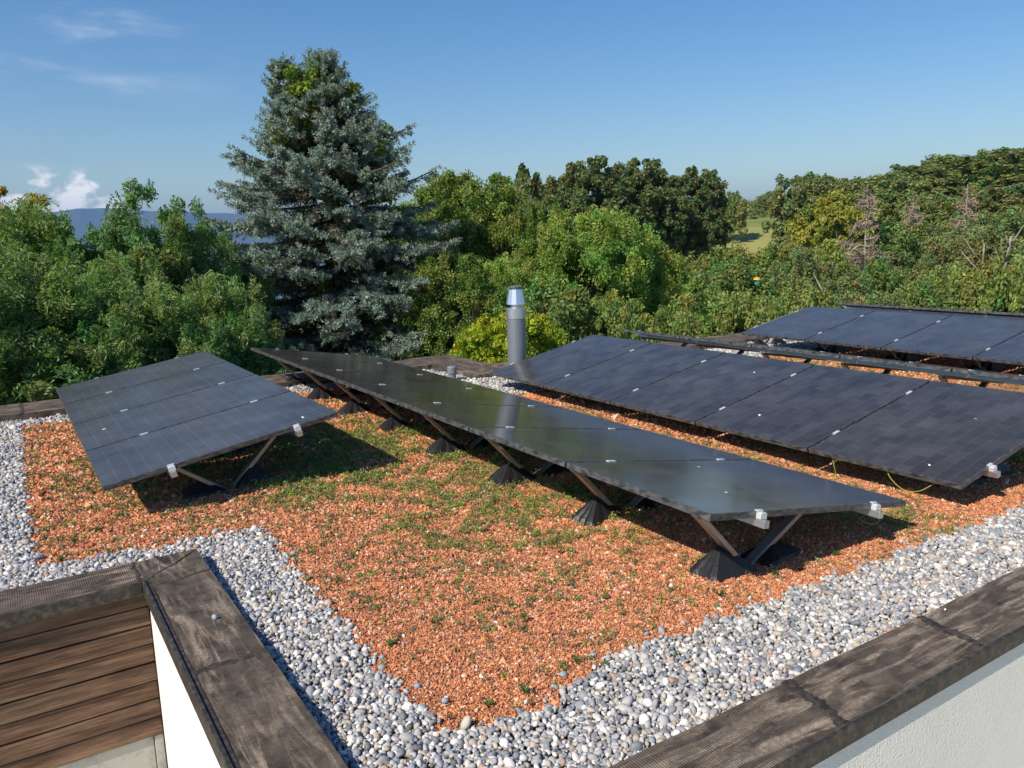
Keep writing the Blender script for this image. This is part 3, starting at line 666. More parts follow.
# edge trims (fascia), 7 cm deep
fz0 = CZ-1.808
f = MB(); f.box((XL-.002, YN0-.002, fz0), (X1, YN0+e-.001, ZC+.003)); hpart(f, 'fascia', edgeM, bevel=.003)
f = MB(); f.box((XL-.004, YN0+e, fz0), (XL+e-.001, YR0, ZC+.013)); hpart(f, 'fascia', edgeM, bevel=.003)
f = MB(); f.box((X0, YR0-.002, fz0), (XL-.005, YR0+e-.001, ZC+.002)); hpart(f, 'fascia', edgeM, bevel=.003)
# folded felt strip and dark groove behind the raised left trim
f = MB(); f.box((XL+e, YN0+.03, ZC-.01), (XL+e+.020, YR0+.02, ZC+.0035)); hpart(f, 'felt_groove', seamM)
# lap seams
def seam(p, q, wd, seed, h=.004):
    g = np.random.default_rng(seed); p = np.array(p, float); q = np.array(q, float); d = unit(q-p); s = np.array([-d[1], d[0]]); n = 26; V = []; 
    for i in range(n):
        t = i/(n-1); c = p+(q-p)*t+s*(g.normal()*.004); w_ = wd*g.uniform(.6,1.3)
        for k, zz in ((-1,.0),(-.4,h),(.4,h*.9),(1,.0)): V.append((*(c+s*w_*k*.5+s*.006*math.sin(t*9+seed)), ZC+zz))
    F = [(i*4+k, (i+1)*4+k, (i+1)*4+k+1, i*4+k+1) for i in range(n-1) for k in range(3)]
    F = np.array(F)[:, ::-1]
    o = rawmesh('felt_seam', np.array(V), F, seamM, smooth=True); o.parent = house; o.matrix_parent_inverse = Matrix.Translation((-8,-6,0))
seam((2.36,YN0+.02),(2.42,YN1),.055,1,.007); seam((3.30,YN0+.02),(3.335,YN1),.055,2,.007); seam((5.2,YN0+.02),(5.2,YN1),.05,3); seam((1.2,YN0+.02),(1.2,YN1),.05,4)
seam((XL+.03,3.28),(XR,3.29),.045,5,.006); seam((XL+.03,4.42),(XR-.01,4.70),.014,6,.006); seam((XL+.02,4.30),(XR,4.36),.016,7,.006); seam((XL-.01,YR0+.02),(XL-.01,YR1),.03,8)
for i, xx in enumerate((.08,1.6,3.1,4.3)): seam((xx,FY0),(xx,FY1),.05,20+i)
# walls
wl = MB()
wl.box((XL+.024, 1.56, 0), (XL+.25, 4.44, fz0+.02)); wl.box((XL+.252, 1.54, 0), (X1-.05, 1.78, fz0+.02)); wl.box((X1-.3, 1.80, 0), (X1-.06, HY1-.05, ZC-.08))
wl.box((GX1-.04, HY1-.3, 0), (X1-.32, HY1-.04, ZC-.08)); wl.box((X0, FY1-.3, 0), (GX1-.05, FY1-.04, ZC-.08)); wl.box((X0+.02, 4.70, 0), (X0+.25, FY1-.32, ZC-.08))
hpart(wl, 'wall', wallM)
# timber siding, boards lapped
sd_ = MB(); z = fz0+.02; bh = .1083
for i in range(8):
    z1 = z-.002; z0 = z-bh+.007; x0_, x1_ = X0+.1, XL+.022; pb = 4.442+.0025*math.sin(i*2.7)
    sd_.add([(x0_,pb,z0),(x1_,pb,z0),(x1_,4.466,z0),(x0_,4.466,z0),(x0_,pb+.009,z1),(x1_,pb+.009,z1),(x1_,4.466,z1),(x0_,4.466,z1)], [(3,2,1,0),(4,5,6,7),(0,1,5,4),(1,2,6,5),(2,3,7,6),(3,0,4,7)]); z -= bh
zb = z
hpart(sd_, 'timber_siding', woodM, bevel=.004)
bk = MB(); bk.box((X0+.1, 4.467, zb), (XL+.022, 4.475, fz0+.02)); hpart(bk, 'siding_backing', seamM)
gp = MB(); gp.box((X0+.1, 4.462, 0), (XL-.03, 4.50, zb-.001)); gp.box((XL-.026, 4.452, 0), (XL+.021, 4.50, zb-.001)); hpart(gp, 'lower_wall', greyM, bevel=.003)
# roof deck
dk = MB(); dk.box((X0+.26, 4.72, ZG-.30), (GX0, FY0, ZG-.06)); dk.box((XR-.05, YN1-.02, ZG-.30), (X1-.31, 4.718, ZG-.06)); dk.box((GX0+.002, 4.72, ZG-.30), (X1-.31, HY0, ZG-.06)); hpart(dk, 'roof_deck', seamM)

# ------------------------------------------------------------------ beds: gravel strips and crushed brick
def inpoly(P, poly):
    x, y = P[:, 0], P[:, 1]; c = np.zeros(len(P), bool); n = len(poly)
    for i in range(n):
        x1, y1 = poly[i]; x2, y2 = poly[(i+1) % n]
        m_ = ((y1 > y) != (y2 > y)) & (x < (x2-x1)*(y-y1)/((y2-y1) if y2 != y1 else 1e-9)+x1); c ^= m_
    return c
ORANGE = [(.02,5.22),(.0,6.7),(.03,8.4),(.06,9.75),(.5,9.72),(2.5,9.65),(4.55,9.6),(4.62,8.6),(4.75,7.75),(7,7.72),(10.9,7.7),(15.0,7.7),(15.0,2.42),(8,2.38),(5.4,2.35),(3.7,2.42),(2.7,2.44),(2.2,2.46),(1.85,2.42),(1.66,2.33),(1.45,2.34),(1.22,2.44),(1.19,2.97),(1.22,3.8),(1.24,4.6),(1.26,5.0),(1.0,5.07),(.6,5.13),(.25,5.17)]
ROOF = [(X0+.3,YR1),(XR,YR1),(XR,YN1),(X1-.5,YN1),(X1-.5,HY0),(GX0,HY0),(GX0,FY0),(X0+.3,FY0)]
def wob(P):
    return P + .022*np.stack([np.sin(P[:,1]*23+P[:,0]*7)+.7*np.sin(P[:,1]*57), np.sin(P[:,0]*21+P[:,1]*5)+.7*np.sin(P[:,0]*61)], 1)
def heave(x, y):
    h = .010*np.sin(x*2.1+.7)*np.cos(y*1.7)+.007*np.sin(x*5.3+y*4.1)+.004*np.sin(x*11-y*9)
    return h
V, F = grid_slab(X0+.26, X1-.31, YN1-.0, FY0, ZG-.05, ZG-.012, .08, 0, 8)
# keep the sheet only where the roof is
def bed_sheet(name, poly_test, zoff, mat, step, x0, x1, y0, y1, k='structure'):
    nx = int((x1-x0)/step); ny = int((y1-y0)/step); xs = np.linspace(x0, x1, nx+1); ys = np.linspace(y0, y1, ny+1); X, Y = np.meshgrid(xs, ys)
    Z = ZG+zoff+heave(X, Y); V = np.stack([X, Y, Z], -1).reshape(-1,3); idx = np.arange(len(V)).reshape(ny+1, nx+1)
    Fq = np.stack([idx[:-1,:-1], idx[:-1,1:], idx[1:,1:], idx[1:,:-1]], -1).reshape(-1,4); cen = V[Fq].mean(1)[:, :2]
    keep = poly_test(cen); Fq = Fq[keep]; used = np.unique(Fq); mp = -np.ones(len(V), int); mp[used] = np.arange(len(used))
    return tag(rawmesh(name, V[used], mp[Fq], mat, smooth=True), kind=k)
bed_sheet('roof_ground', lambda c: inpoly(c, ROOF), -.016, gbedM, .05, X0+.3, X1-.5, YN1, FY0)
bed_sheet('substrate', lambda c: inpoly(wob(c), ORANGE), -.002, bedM, .03, -.1, 15.1, 2.2, 9.9)

def stone_base(sub):
    t = (1+5**.5)/2; v = unit(np.array([(-1,t,0),(1,t,0),(-1,-t,0),(1,-t,0),(0,-1,t),(0,1,t),(0,-1,-t),(0,1,-t),(t,0,-1),(t,0,1),(-t,0,-1),(-t,0,1)], float))
    f = np.array([(0,11,5),(0,5,1),(0,1,7),(0,7,10),(0,10,11),(1,5,9),(5,11,4),(11,10,2),(10,7,6),(7,1,8),(3,9,4),(3,4,2),(3,2,6),(3,6,8),(3,8,9),(4,9,5),(2,4,11),(6,2,10),(8,6,7),(9,8,1)])
    for _ in range(sub):
        vv = list(map(tuple, v)); cache = {}; nf = []
        def mid_(a, b):
            k = (min(a,b), max(a,b))
            if k not in cache: cache[k] = len(vv); vv.append(tuple(unit((np.array(vv[a])+np.array(vv[b]))/2)))
            return cache[k]
        for a, b, c in f:
            x, y, z = mid_(a,b), mid_(b,c), mid_(c,a); nf += [(a,x,z),(b,y,x),(c,z,y),(x,y,z)]
        v = np.array(vv); f = np.array(nf)
    return v, f
def scatter_stones(P, size, g, base, jag, flat, palette, wts, cvar):
    bv, bf = base; n = len(P); k = len(bv)
    sc_ = size[:, None]*np.stack([g.uniform(.8,1.45,n), g.uniform(.7,1.05,n), g.uniform(*flat, n)], 1)
    v = bv[None]*(1+g.normal(0, jag, (n, k, 1)))*sc_[:, None]
    q = unit(g.normal(size=(n,4))*np.array([1,.35,.35,1])); w_, x, y, z = q.T
    Rm = np.stack([1-2*(y*y+z*z), 2*(x*y-z*w_), 2*(x*z+y*w_), 2*(x*y+z*w_), 1-2*(x*x+z*z), 2*(y*z-x*w_), 2*(x*z-y*w_), 2*(y*z+x*w_), 1-2*(x*x+y*y)], 1).reshape(n,3,3)
    v = np.einsum('nij,nkj->nki', Rm, v) + P[:, None]
    F = (bf[None]+(np.arange(n)*k)[:, None, None]).reshape(-1,3)
    ci = g.choice(len(palette), n, p=np.array(wts)/sum(wts)); c = np.array(palette)[ci]*np.clip(1+g.normal(0, cvar, (n,1)), .5, 1.6)
    return v.reshape(-1,3), F, np.repeat(np.clip(c, .01, .85), k, 0)
GP = [(.38,.375,.37),(.27,.28,.30),(.18,.21,.25),(.54,.52,.48),(.42,.355,.27),(.68,.66,.61),(.13,.14,.15),(.36,.23,.16)]
GW = [5,4.5,3.2,4,2.6,2.6,1.4,.7]
g = np.random.default_rng(42)
def jgrid(x0, x1, y0, y1, s, g, j=.5):
    X, Y = np.meshgrid(np.arange(x0, x1, s), np.arange(y0, y1, s)); P = np.stack([X.ravel(), Y.ravel()], 1); return P + g.uniform(-j, j, P.shape)*s
parts = []
def gravel(x0, x1, y0, y1, s, rad, lod, z=0):
    P = jgrid(x0, x1, y0, y1, s, g); ok = inpoly(P, ROOF) & ~inpoly(wob(P), ORANGE); P = P[ok]
    if not len(P): return
    sz = rad*np.exp(g.normal(0, .28, len(P))); Z = ZG + heave(P[:,0], P[:,1]) + z + g.uniform(-.004, .006, len(P))
    parts.append(scatter_stones(np.column_stack([P, Z]), sz, g, stone_base(lod), .05, (.5,.8), GP, GW, .14))
gravel(.8, 6.6, 1.83, 2.6, .0175, .0098, 1); gravel(.8, 6.6, 1.83, 2.6, .026, .0115, 1, .008)
gravel(.8, 1.4, 2.6, 4.74, .0175, .0098, 1); gravel(.8, 1.4, 2.6, 4.74, .026, .0115, 1, .008)
gravel(-.7, 1.4, 4.72, 5.4, .020, .0112, 1); gravel(-.7, 1.4, 4.72, 5.4, .029, .013, 1, .008)
gravel(-.9, .2, 5.4, 10.08, .023, .013, 0); gravel(-.9, .2, 5.4, 10.08, .033, .0145, 0, .009)
gravel(.2, 5.2, 9.4, 10.1, .032, .018, 0); gravel(4.4, 5.2, 7.6, 9.4, .030, .018, 0); gravel(5.1, 15, 7.6, 8.9, .034, .020, 0); gravel(4.4, 11, 7.6, 8.9, .05, .022, 0, .012)
gravel(6.6, 15, 1.83, 2.5, .04, .02, 0)
# strays on the brick bed
P = np.column_stack([g.uniform(0, 8, 900), g.uniform(2.3, 9.5, 900)]); P = P[inpoly(P, ORANGE)]
Z = ZG+heave(P[:,0], P[:,1])+.006; parts.append(scatter_stones(np.column_stack([P, Z]), .006*np.exp(g.normal(0,.4,len(P))), g, stone_base(1), .06, (.5,.8), [(.62,.62,.62),(.30,.38,.44),(.5,.5,.5),(.7,.66,.6)], [3,2,2,2], .1))
# strays along the border
P = jgrid(0, 6, 2.2, 5.5, .06, g); d = inpoly(P, ORANGE) & (~inpoly(P+[.07,0], ORANGE) | ~inpoly(P-[.07,0], ORANGE) | ~inpoly(P-[0,.08], ORANGE)); P = P[d]; P = P[g.uniform(0,1,len(P)) < .5]
parts.append(scatter_stones(np.column_stack([P, ZG+heave(P[:,0],P[:,1])+.007]), .012*np.exp(g.normal(0,.3,len(P))), g, stone_base(1), .05, (.5,.8), [(.32,.36,.40),(.24,.29,.34),(.5,.5,.48)], [3,2,2], .12))
off = 0; VV = []; FF = []; CC = []
for v_, f_, c_ in parts: VV.append(v_); FF.append(f_+off); CC.append(c_); off += len(v_)
tag(rawmesh('gravel', np.concatenate(VV), np.concatenate(FF), stoneM, smooth=True, vcolors=np.concatenate(CC)), 'grey and white rounded gravel strips along the roof edges', 'gravel', kind='stuff')
# crushed brick grains
BP = [(.53,.215,.100),(.63,.30,.155),(.40,.155,.078),(.68,.42,.27),(.26,.12,.075),(.59,.235,.100),(.70,.58,.46)]
BW = [5,4,3.4,1.6,2.0,3.4,.5]
parts = []
ob = (np.array([(1,0,0),(-1,0,0),(0,1,0),(0,-1,0),(0,0,1),(0,0,-1)], float), np.array([(0,2,4),(2,1,4),(1,3,4),(3,0,4),(2,0,5),(1,2,5),(3,1,5),(0,3,5)]))
def grains(x0, x1, y0, y1, s, rad, keep=1.0):
    P = jgrid(x0, x1, y0, y1, s, g); P = P[g.uniform(0,1,len(P)) < keep]; P = P[inpoly(wob(P), ORANGE)]
    Z = ZG + heave(P[:,0], P[:,1]) + g.uniform(-.001, .005, len(P))
    parts.append(scatter_stones(np.column_stack([P, Z]), rad*np.exp(g.normal(0,.38,len(P))), g, ob, .22, (.6,1.), BP, BW, .16))
grains(1.1, 5.6, 2.3, 3.6, .0088, .0054, .9); grains(1.1, 6.5, 3.6, 4.6, .0105, .0063, .85); grains(0, 4.0, 4.6, 6.6, .014, .0085, .85); grains(0, 5.2, 6.6, 9.8, .021, .012, .8); grains(4.0, 14, 4.6, 7.8, .026, .014, .8); grains(5.6, 8, 2.3, 4.6, .016, .009, .8)
off = 0; VV = []; FF = []; CC = []
for v_, f_, c_ in parts: VV.append(v_); FF.append(f_+off); CC.append(c_); off += len(v_)
tag(rawmesh('crushed_brick', np.concatenate(VV), np.concatenate(FF), brickM, vcolors=np.concatenate(CC)), 'orange crushed brick covering the planted roof bed', 'crushed brick', kind='stuff')

# ------------------------------------------------------------------ sedum and weeds
g = np.random.default_rng(8)
def dens(x, y):
    d = .20 + .16*np.sin(x*3.1+1)*np.sin(y*2.7) 
    for cx, cy, sx, sy, a in ((2.6,4.6,.8,.8,.9),(2.5,6.2,.7,1.2,1.5),(2.0,5.9,.4,.5,.8),(2.9,5.2,.3,.6,.8),(2.2,7.6,.8,1.2,.9),(.35,7.6,.35,1.6,.45),(1.0,5.5,.35,.22,.35),(.6,6.0,.3,.5,.4),(1.7,5.4,.9,.35,.5),(2.6,3.6,.7,.5,.45),(1.9,4.2,.6,.5,.4),(4.6,6.0,.30,2.4,1.9),(4.7,3.8,.30,1.4,1.3),(3.0,4.6,.35,1.6,.7),(9.0,6.0,.5,2.,1.0),(1.5,6.6,.9,.6,.8),(3.3,5.5,.5,1.5,.8),(6.9,4.5,.4,2.0,.9),(6.6,2.8,.6,.4,.5),(1.9,3.2,.5,.4,.25)):
        d = d + a*np.exp(-((x-cx)/sx)**2-((y-cy)/sy)**2)
    return d
P = np.column_stack([g.uniform(0, 10, 68000), g.uniform(2.35, 9.6, 68000)]); P = P[inpoly(P, ORANGE)]
keep = g.uniform(0,1,len(P)) < np.clip(dens(P[:,0], P[:,1]), .05, 1.6)*.72
# tufts gather in patches
pat = np.sin(P[:,0]*9+2*np.sin(P[:,1]*5))*np.sin(P[:,1]*8+1.5*np.sin(P[:,0]*6)); keep &= (pat > -.12) | (g.uniform(0,1,len(P)) < .12)
P = P[keep]
cols = np.array([(.200,.185,.105),(.175,.140,.095),(.150,.180,.065),(.21,.20,.085),(.120,.175,.060),(.22,.27,.06)])
lush = dens(P[:,0], P[:,1]) > .85; n = len(P)
pick = np.where(lush, g.choice(6, n, p=[.08,.05,.27,.16,.20,.24]), g.choice(6, n, p=[.30,.26,.12,.14,.11,.07]))
c0 = cols[pick]*np.array([1.36,1.34,1.2])*g.uniform(.65,1.35,(n,1)); ns, nl_ = 7, 5
rr_ = g.uniform(.012,.036,n)*np.where(lush, 1.35, 1); hh = g.uniform(.008,.026,n)*np.where(lush, 1.7, 1)
B = np.column_stack([P, ZG+heave(P[:,0], P[:,1])-.001])[:, None, None]
a = g.uniform(0,6.28,(n,ns)); q = rr_[:, None]*g.uniform(.3,1,(n,ns))
E_ = np.stack([np.cos(a)*q, np.sin(a)*q, hh[:, None]*g.uniform(.4,1.3,(n,ns))], -1)[:, :, None]
T = np.array([.3,.5,.7,.88,1.0])[None,None,:,None]
Q = (B + E_*T).reshape(-1,3); m_ = len(Q); u = unit(g.normal(size=(m_,3))+UP*.5)
ln = (g.uniform(.006,.012,m_)*np.repeat(np.where(P[:,1] > 5.5, 1.35, 1.), ns*nl_))[:, None]; s_ = unit(np.cross(u, g.normal(size=(m_,3))))*ln*.42
VV = np.stack([Q-s_, Q+u*ln*.2-s_*.9, Q+u*ln+s_*.2, Q+s_], 1).reshape(-1,3)
CC = np.repeat(np.repeat(c0, ns*nl_, 0)*g.uniform(.75,1.25,(m_,1)), 4, 0)
sed = rawmesh('sedum', VV, np.arange(len(VV)).reshape(-1,4), sedumM, vcolors=np.clip(CC, .01, .6))
tag(sed, 'low olive and green sedum growing on the crushed brick', 'sedum', kind='stuff')
# taller single weeds that stand out
def weed(x, y, h, r_, tone, label, n=34, name='weed'):
    z = ZG+float(heave(x, y)); V = []; C = []
    for j in range(n):
        a = g.uniform(0,6.28); t = g.uniform(.15,1); rr_ = r_*g.uniform(.2,1); q = np.array([math.cos(a)*rr_*t, math.sin(a)*rr_*t, h*t*g.uniform(.7,1)])
        u = unit(np.array([math.cos(a), math.sin(a), g.uniform(.2,1.4)])); ln = g.uniform(.010,.022); s_ = unit(np.cross(u, UP+g.normal(size=3)*.3))*ln*.28
        V += [q, q+u*ln*.5-s_, q+u*ln, q+u*ln*.5+s_]; C += [np.array(tone)*g.uniform(.7,1.35)]*4
        if j % 3 == 0:
            V += [np.array([0,0,-.003]), np.array([.0015,0,0]), q+np.array([.0008,0,0]), q]; C += [np.array(tone)*.8]*4
    o = rawmesh(name, np.array(V), np.arange(len(V)).reshape(-1,4), sedumM, vcolors=np.clip(np.array(C),.01,.6)); o.location = (x, y, z); tag(o, label, 'plant', 'single green weeds on the brick bed'); return o
def onbed(px, py):
    d = fw + rt*((px-512)/FPX) - up*((py-384)/FPX); t = (-1.81)/d.z; return d.x*t, d.y*t
for px, py, h, r_, lab, tn in ((525,697,.05,.035,'small spiky green weed nearest to the front corner of the brick bed',(.05,.12,.03)),(434,624,.03,.025,'round green sedum cushion in the front left of the brick bed',(.06,.13,.02)),(391,647,.035,.015,'small upright green weed near the gravel edge on the left',(.05,.12,.02)),
  (524,622,.05,.012,'thin upright green weed right of the round cushion',(.06,.14,.02)),(488,706,.02,.016,'flat green seedling left of the spiky weed',(.05,.12,.02)),(577,665,.025,.02,'green seedling near the front gravel edge',(.05,.12,.03)),(605,672,.025,.02,'green seedling closest to the gravel on the right of the spiky weed',(.06,.13,.03)),
  (604,600,.05,.02,'yellow green seedling left of the second leg pair',(.10,.17,.02)),(675,660,.02,.02,'green seedling just above the gravel below the front leg',(.05,.11,.03)),(720,598,.02,.03,'flat green weed right of the front black foot',(.05,.11,.03)),(775,575,.02,.03,'flat green weed in the shade edge of the front panel',(.05,.11,.03)),(560,555,.07,.02,'tall thin weed in front of the second black foot',(.06,.13,.03)),
  (495,505,.10,.06,'bushy green weed in front of the third black foot',(.06,.13,.03)),(430,460,.10,.08,'dense green plant left of the pink flower',(.05,.11,.03)),(270,600,.03,.02,'small green weed by the gravel corner',(.06,.13,.02)),(320,430,.08,.10,'large patch plant in the shade right of the left panels',(.05,.09,.03)),(62,560,.03,.02,'small dark weed at the left end of the brick bed',(.05,.09,.03)),(835,555,.03,.03,'green weed right of the front panel shade',(.06,.13,.03))):
    x, y = onbed(px, py); weed(x, y, h, r_, tn, lab)
x, y = onbed(463, 466)
fl = thing('pink_flower', (x, y, ZG), 'single pink flower near the third black foot', 'flower')
mb = MB(); mb.tube([(0,0,0),(.004,0,.05)], .0015, 5); mb.build('stem', Mat('flower_stem', (.06,.12,.03), .6).m, fl)
mb = MB()
for k in range(9):
    a = k*.698; mb.add([(0.004,0,.05),(.004+.018*math.cos(a-.25),.018*math.sin(a-.25),.062),(.004+.026*math.cos(a),.026*math.sin(a),.058),(.004+.018*math.cos(a+.25),.018*math.sin(a+.25),.062)], [(0,1,2,3)])
mb.build('petals', pinkM, fl)
def pebble(x, y, z, r_, colr, label, seed):
    gg = np.random.default_rng(seed); v, f_, c = scatter_stones(np.array([[0,0,0.]]), np.array([r_]), gg, stone_base(2), .02, (.6,.7), [colr], [1], 0)
    o = rawmesh('pebble', v, f_, stoneM, smooth=True, vcolors=c); o.location = (x, y, z); tag(o, label, 'pebble'); return o
pebble(.683, 3.734, ZC+.010, .012, (.30,.36,.42), 'blue grey pebble lying on the left dark parapet cap', 1)
pebble(3.49, 1.80, ZC+.006, .007, (.7,.69,.66), 'tiny white stone chip on the right parapet cap', 2)
x, y = onbed(445, 703); pebble(x, y, ZG+.010, .017, (.27,.35,.42), 'blue grey pebble on the brick at the front corner', 3)
x, y = onbed(466, 727); pebble(x, y, ZG+.016, .022, (.46,.45,.38), 'large beige pebble at the front corner of the gravel', 4)
x, y = onbed(39, 559); pebble(x, y, ZG+.014, .024, (.24,.27,.31), 'dark grey pebble at the left corner of the brick bed', 5)

# ------------------------------------------------------------------ solar arrays
PL, PW, PIT = 1.670, 1.134, 1.154
TH = .034
def shared(mb, name, mat, bevel=0):
    o = mb.build(name, mat); me = o.data; bpy.data.objects.remove(o); return me
mb = MB(); mb.box((.010,.010,-.004), (PL-.010,PW-.010,-.0012)); gl_me = {k: shared(mb, 'panel_glass_'+k, m_) for k, m_ in (('dusty',glassDusty),('blue',glassBlue),('clean',glassClean))}
mb = MB()
for a, b in (((0,0,-TH),(PL,.0095,0)),((0,PW-.0095,-TH),(PL,PW,0)),((0,.0097,-TH),(.0095,PW-.0097,0)),((PL-.0095,.0097,-TH),(PL,PW-.0097,0))): mb.box(a, b)
fr_me = shared(mb, 'panel_frame', frameM)
mb = MB(); mb.box((.010,.010,-.010), (PL-.010,PW-.010,-.0045)); bk_me = shared(mb, 'panel_back', backM)
mb = MB(); mb.box((-.030,-.012,.0), (.030,.012,.005)); mb.box((-.030,-.0085,-.040), (.030,.0085,.0)); cl_me = shared(mb, 'mid_clamp', clampM)
mb = MB(); mb.box((-.022,-.032,-.034), (.022,-.001,-.006)); mb.box((-.022,-.006,-.006), (.022,-.001,.006)); mb.box((-.022,-.001,.0012), (.022,.012,.006)); mb.box((-.016,-.030,-.006),(.016,-.012,-.001)); ec_me = shared(mb, 'end_clamp', clampM)
def foot_mesh(seed, w_, dep, h, sk):
    """pleated black membrane tent: base w_ x dep, apex at (sk, 0, h)"""
    g = np.random.default_rng(seed); n = 24; V = []; rings = (1, .8, .55, .3, .06); jit = g.normal(size=n)*.035
    for ri, t in enumerate(rings):
        for k in range(n):
            a = 2*math.pi*k/n; c, s = math.cos(a), math.sin(a); mxx = max(abs(c), abs(s)); 
            bx, by = c/mxx*w_/2, s/mxx*dep/2
            pl = 1 + .035*((-1)**k)*(t**.7) + jit[k]*t
            V.append((sk*(1-t)+bx*t*pl, by*t*pl, h*(1-t)**.92 + (g.uniform(-.012,.010) if ri == 0 else 0) - (.02 if ri == 0 else 0)))
    F = [(i*n+k, i*n+(k+1) % n, (i+1)*n+(k+1) % n, (i+1)*n+k) for i in range(len(rings)-1) for k in range(n)]
    F.append(tuple((len(rings)-1)*n+k for k in range(n)))
    me = bpy.data.meshes.new('foot'); me.from_pydata(V, [], F); me.materials.append(membM); return me
foots = [foot_mesh(i, .42, .30, .17, 0) for i in range(4)]
def cp(name, me, parent, loc=(0,0,0), rot=(0,0,0)):
    o = link(bpy.data.objects.new(name, me), parent); o.location = loc; o.rotation_euler = rot; return o
def array(x0, y0, z0, tdeg, n, gl, label, sup0, nsup, sdy, first=0, group='rows of solar panels on the roof', endj=(.21,.80), base_j=None):
    t = R(tdeg); o = thing('solar_array', (x0, y0, ZG), label, 'solar panels', group)
    zo = z0+CZ-ZG; c, s = math.cos(t), math.sin(t)
    for i in range(first, n):
        p = cp('solar_panel', gl_me[gl], o, (0, i*PIT, zo), (0, -t, 0))
        cp('frame', fr_me, p); cp('back_sheet', bk_me, p)
    def on(j, y, dz=0): return Vector((j*PL*c - dz*s, y, zo+j*PL*s + dz*c))
    for j in endj:
        mb = MB(); y1 = n*PIT+.02
        a = on(j, 0, -TH-.022); 
        M_ = Matrix.Translation(a) @ Matrix.Rotation(-t, 4, 'Y'); mb.box((-.02, first*PIT-.055, -.02), (.02, y1, .02), M_); mb.build('rail', aluM, o, bevel=.002)
        for i in range(first+1, n): cp('clamp', cl_me, o, on(j, i*PIT-.01), (0,-t,0))
        cp('end_clamp', ec_me, o, on(j, first*PIT), (0,-t,0)); e_ = cp('end_clamp', ec_me, o, on(j, (n-1)*PIT+PW), (0,-t,math.pi)); e_.rotation_euler = (0, t, math.pi)
    up_ = 1 if tdeg > 0 else -1     # +1: high edge at +x
    bj = base_j if base_j is not None else (.535 if up_ > 0 else .36)
    bx = bj*PL*c
    for k in range(nsup):
        y = sup0+k*sdy
        def uz(x): return zo + x*s/c - TH - .045
        if up_ > 0: ends = (bx-.40, bx+.40)
        else: ends = (bx-.385, bx+.49)
        # crossbar just under the rails
        mb = MB(); xa, xb = ends[0]-.02, max(ends[1], .84*PL*c) 
        mb.bar((xa, y, uz(xa)-.015), (xb, y, uz(xb)-.015), .04, .028); mb.build('crossbar', strutM, o, bevel=.002)
        for ex in ends:
            mb = MB(); top_ = Vector((ex, y+(.012 if ex > bx else -.012), uz(ex)-.02)); b_ = Vector((bx+(.03 if ex > bx else -.03)*0, top_.y, -.03))
            mb.bar(b_, top_, .058, .028); 
            d_ = (top_-b_).normalized(); nn = d_.cross(Vector((0,1,0))); 
            mb.build('leg', strutM, o, bevel=.002)
            apex = b_.lerp(top_, .45); side = -1 if ex < bx else 1
            f_ = cp('foot', foots[(k*2+(ex > bx)) % 4], o, (apex.x+side*.012, y+.01, -.005), (0,0,rnd.uniform(-.12,.12)+(math.pi if side > 0 else 0)))
            f_.scale = (.86, .80, max(.45, apex.z/.17*1.12))
    return o
A_ = array(.433, 5.718, -1.538, 9.44, 4, 'blue', 'short row of four blue grey solar panels on the left of the roof', .36, 4, 1.12, endj=(.26,.80))
B_ = array(2.718, 2.522, -1.309, -9.39, 7, 'clean', 'long dark glossy row of solar panels in the middle, reflecting the trees', .29, 8, 1.05)
C_ = array(4.987, 2.532, -1.608, 11.27, 5, 'dusty', 'row of five large dusty charcoal solar panels right of the glossy row', .36, 5, 1.12)
D_ = array(9.454, 3.639, -1.492, 9.93, 4, 'blue', 'farthest right row of solar panels facing the camera, behind the edge on row', -.79, 6, 1.12, first=-1)
E_ = array(7.25, 2.70, -1.268, -9.4, 5, 'clean', 'row of solar panels seen edge on, a black strip behind the dusty row', .30, 6, 1.05)
F_ = array(11.80, 2.53, -1.185, -9.4, 5, 'clean', 'last row of solar panels, a thin black line along the trees', .30, 6, 1.05)
# cable loops hanging under the low edges
def cable(par, pts, label=None):
    mb = MB(); P = [Vector(p) for p in pts]; Q = []
    for i in range(len(P)-1):
        for k in range(6):
            t = k/6; p0 = P[max(i-1,0)]; p1 = P[i]; p2 = P[i+1]; p3 = P[min(i+2,len(P)-1)]
            Q.append(.5*((2*p1)+(p2-p0)*t+(2*p0-5*p1+4*p2-p3)*t*t+(3*p1-p0-3*p2+p3)*t**3))
    Q.append(P[-1]); mb.tube(Q, .0035, 6); mb.build('cable', cableM, par, True)
cable(C_, [(.03,.52,.165),(.01,.47,.12),(0,.38,.075),(.01,.28,.085),(.05,.20,.15)])
cable(C_, [(.03,.95,.16),(.03,.93,.10),(.05,.92,.02)])
cable(B_, [(1.35,.12,.16),(1.37,.07,.13),(1.42,.03,.135),(1.46,.06,.17)])
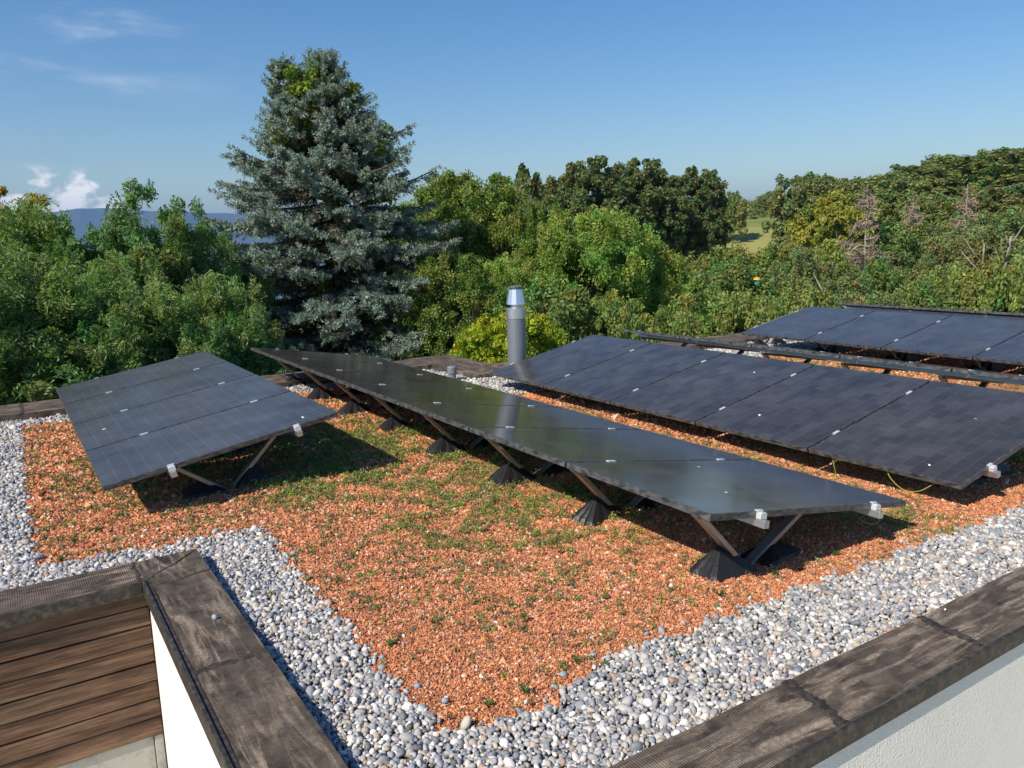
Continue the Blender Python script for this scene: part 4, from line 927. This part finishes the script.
# small white specks on the glass
def speck(par, x, y, z0, tdeg, j, yy, r_, seed):
    gg = np.random.default_rng(seed); t = R(tdeg); mb = MB(); n = 11; V = [(0,0,.002)]
    for k in range(n): a = 2*math.pi*k/n; q = r_*gg.uniform(.5,1.3); V.append((math.cos(a)*q*1.6, math.sin(a)*q, 0))
    mb.add(V, [(0, 1+k, 1+(k+1) % n) for k in range(n)]); o = mb.build('white_speck', whiteM, par)
    o.location = (j*PL*math.cos(t), yy, (z0+CZ-ZG)+j*PL*math.sin(t)+.0008); o.rotation_euler = (0,-t,gg.uniform(0,3))
speck(A_, 0,0,-1.538, 9.44, .865, .16, .012, 1); speck(A_, 0,0,-1.538, 9.44, .12, 1.75, .012, 2)
speck(B_, 0,0,-1.309,-9.39, .55, .95, .008, 3); speck(B_, 0,0,-1.309,-9.39, .3, .35, .007, 4)
speck(C_, 0,0,-1.608, 11.27, .22, 1.9, .012, 5); speck(C_, 0,0,-1.608, 11.27, .62, .45, .009, 6); speck(C_, 0,0,-1.608,11.27,.75,2.7,.009,7); speck(C_, 0,0,-1.608,11.27,.1,.3,.009,8)

# ------------------------------------------------------------------ flue and vent pipe
fl = thing('metal_flue', (5.62, 8.62, ZG), 'grey metal flue pipe with a shiny conical cap standing on the far gravel', 'flue')
zt = .95
mb = MB(); mb.lathe([(.125,-.02),(.125,.86)], 40); mb.build('pipe', galvM, fl, True).data.polygons.foreach_set('use_smooth', [len(p.vertices) == 4 for p in bpy.data.meshes[-1].polygons]) if False else mb.build('pipe', galvM, fl)
mb = MB(); mb.lathe([(.131,.80),(.131,.93),(.120,.935)], 40); mb.build('collar', steelM, fl)
mb = MB(); mb.lathe([(.075,.93),(.075,1.0)], 24); mb.build('neck', steelM, fl)
mb = MB(); mb.lathe([(.128,.985),(.092,1.175),(.078,1.175),(.078,1.17)], 12); mb.build('cone', steelM, fl)
mb = MB(); mb.lathe([(.055,1.17),(.055,1.20)], 20); mb.lathe([(.082,1.20),(.085,1.212),(.02,1.222)], 28); mb.build('rain_cap', galvM, fl)
vp = thing('vent_pipe', (4.86, 9.02, ZG), 'short grey capped vent pipe on the gravel behind the glossy row', 'vent pipe')
mb = MB(); mb.lathe([(.050,-.02),(.050,.13)], 28); mb.build('pipe', pvcM, vp)
mb = MB(); mb.lathe([(.062,.115),(.062,.19),(.050,.205)], 28); mb.build('cap', pvcM, vp)

# small orange and teal thing glimpsed between the trees
dx, dy, dz = ray(757, 279); dd = 23.5
gz = thing('garden_decoration', (dx*dd, dy*dd, float(terr(dx*dd, dy*dd))+CZ), 'tiny orange and teal object glimpsed among the trees beyond the roof', 'garden decoration')
ht = dz*dd-float(terr(dx*dd, dy*dd))
mb = MB(); mb.tube([(0,0,0),(0,0,ht-.1)], .015, 8); mb.build('post', seamM, gz)
mb = MB(); mb.lathe([(.10,ht-.02),(.085,ht+.03),(.02,ht+.05)], 16); mb.build('top', Mat('orange_plastic', (.85,.36,.02), .5).m, gz)
mb = MB(); mb.lathe([(.02,ht-.20),(.06,ht-.15),(.065,ht-.09),(.02,ht-.06)], 14); mb.build('body', Mat('teal_plastic', (.02,.30,.24), .5).m, gz)
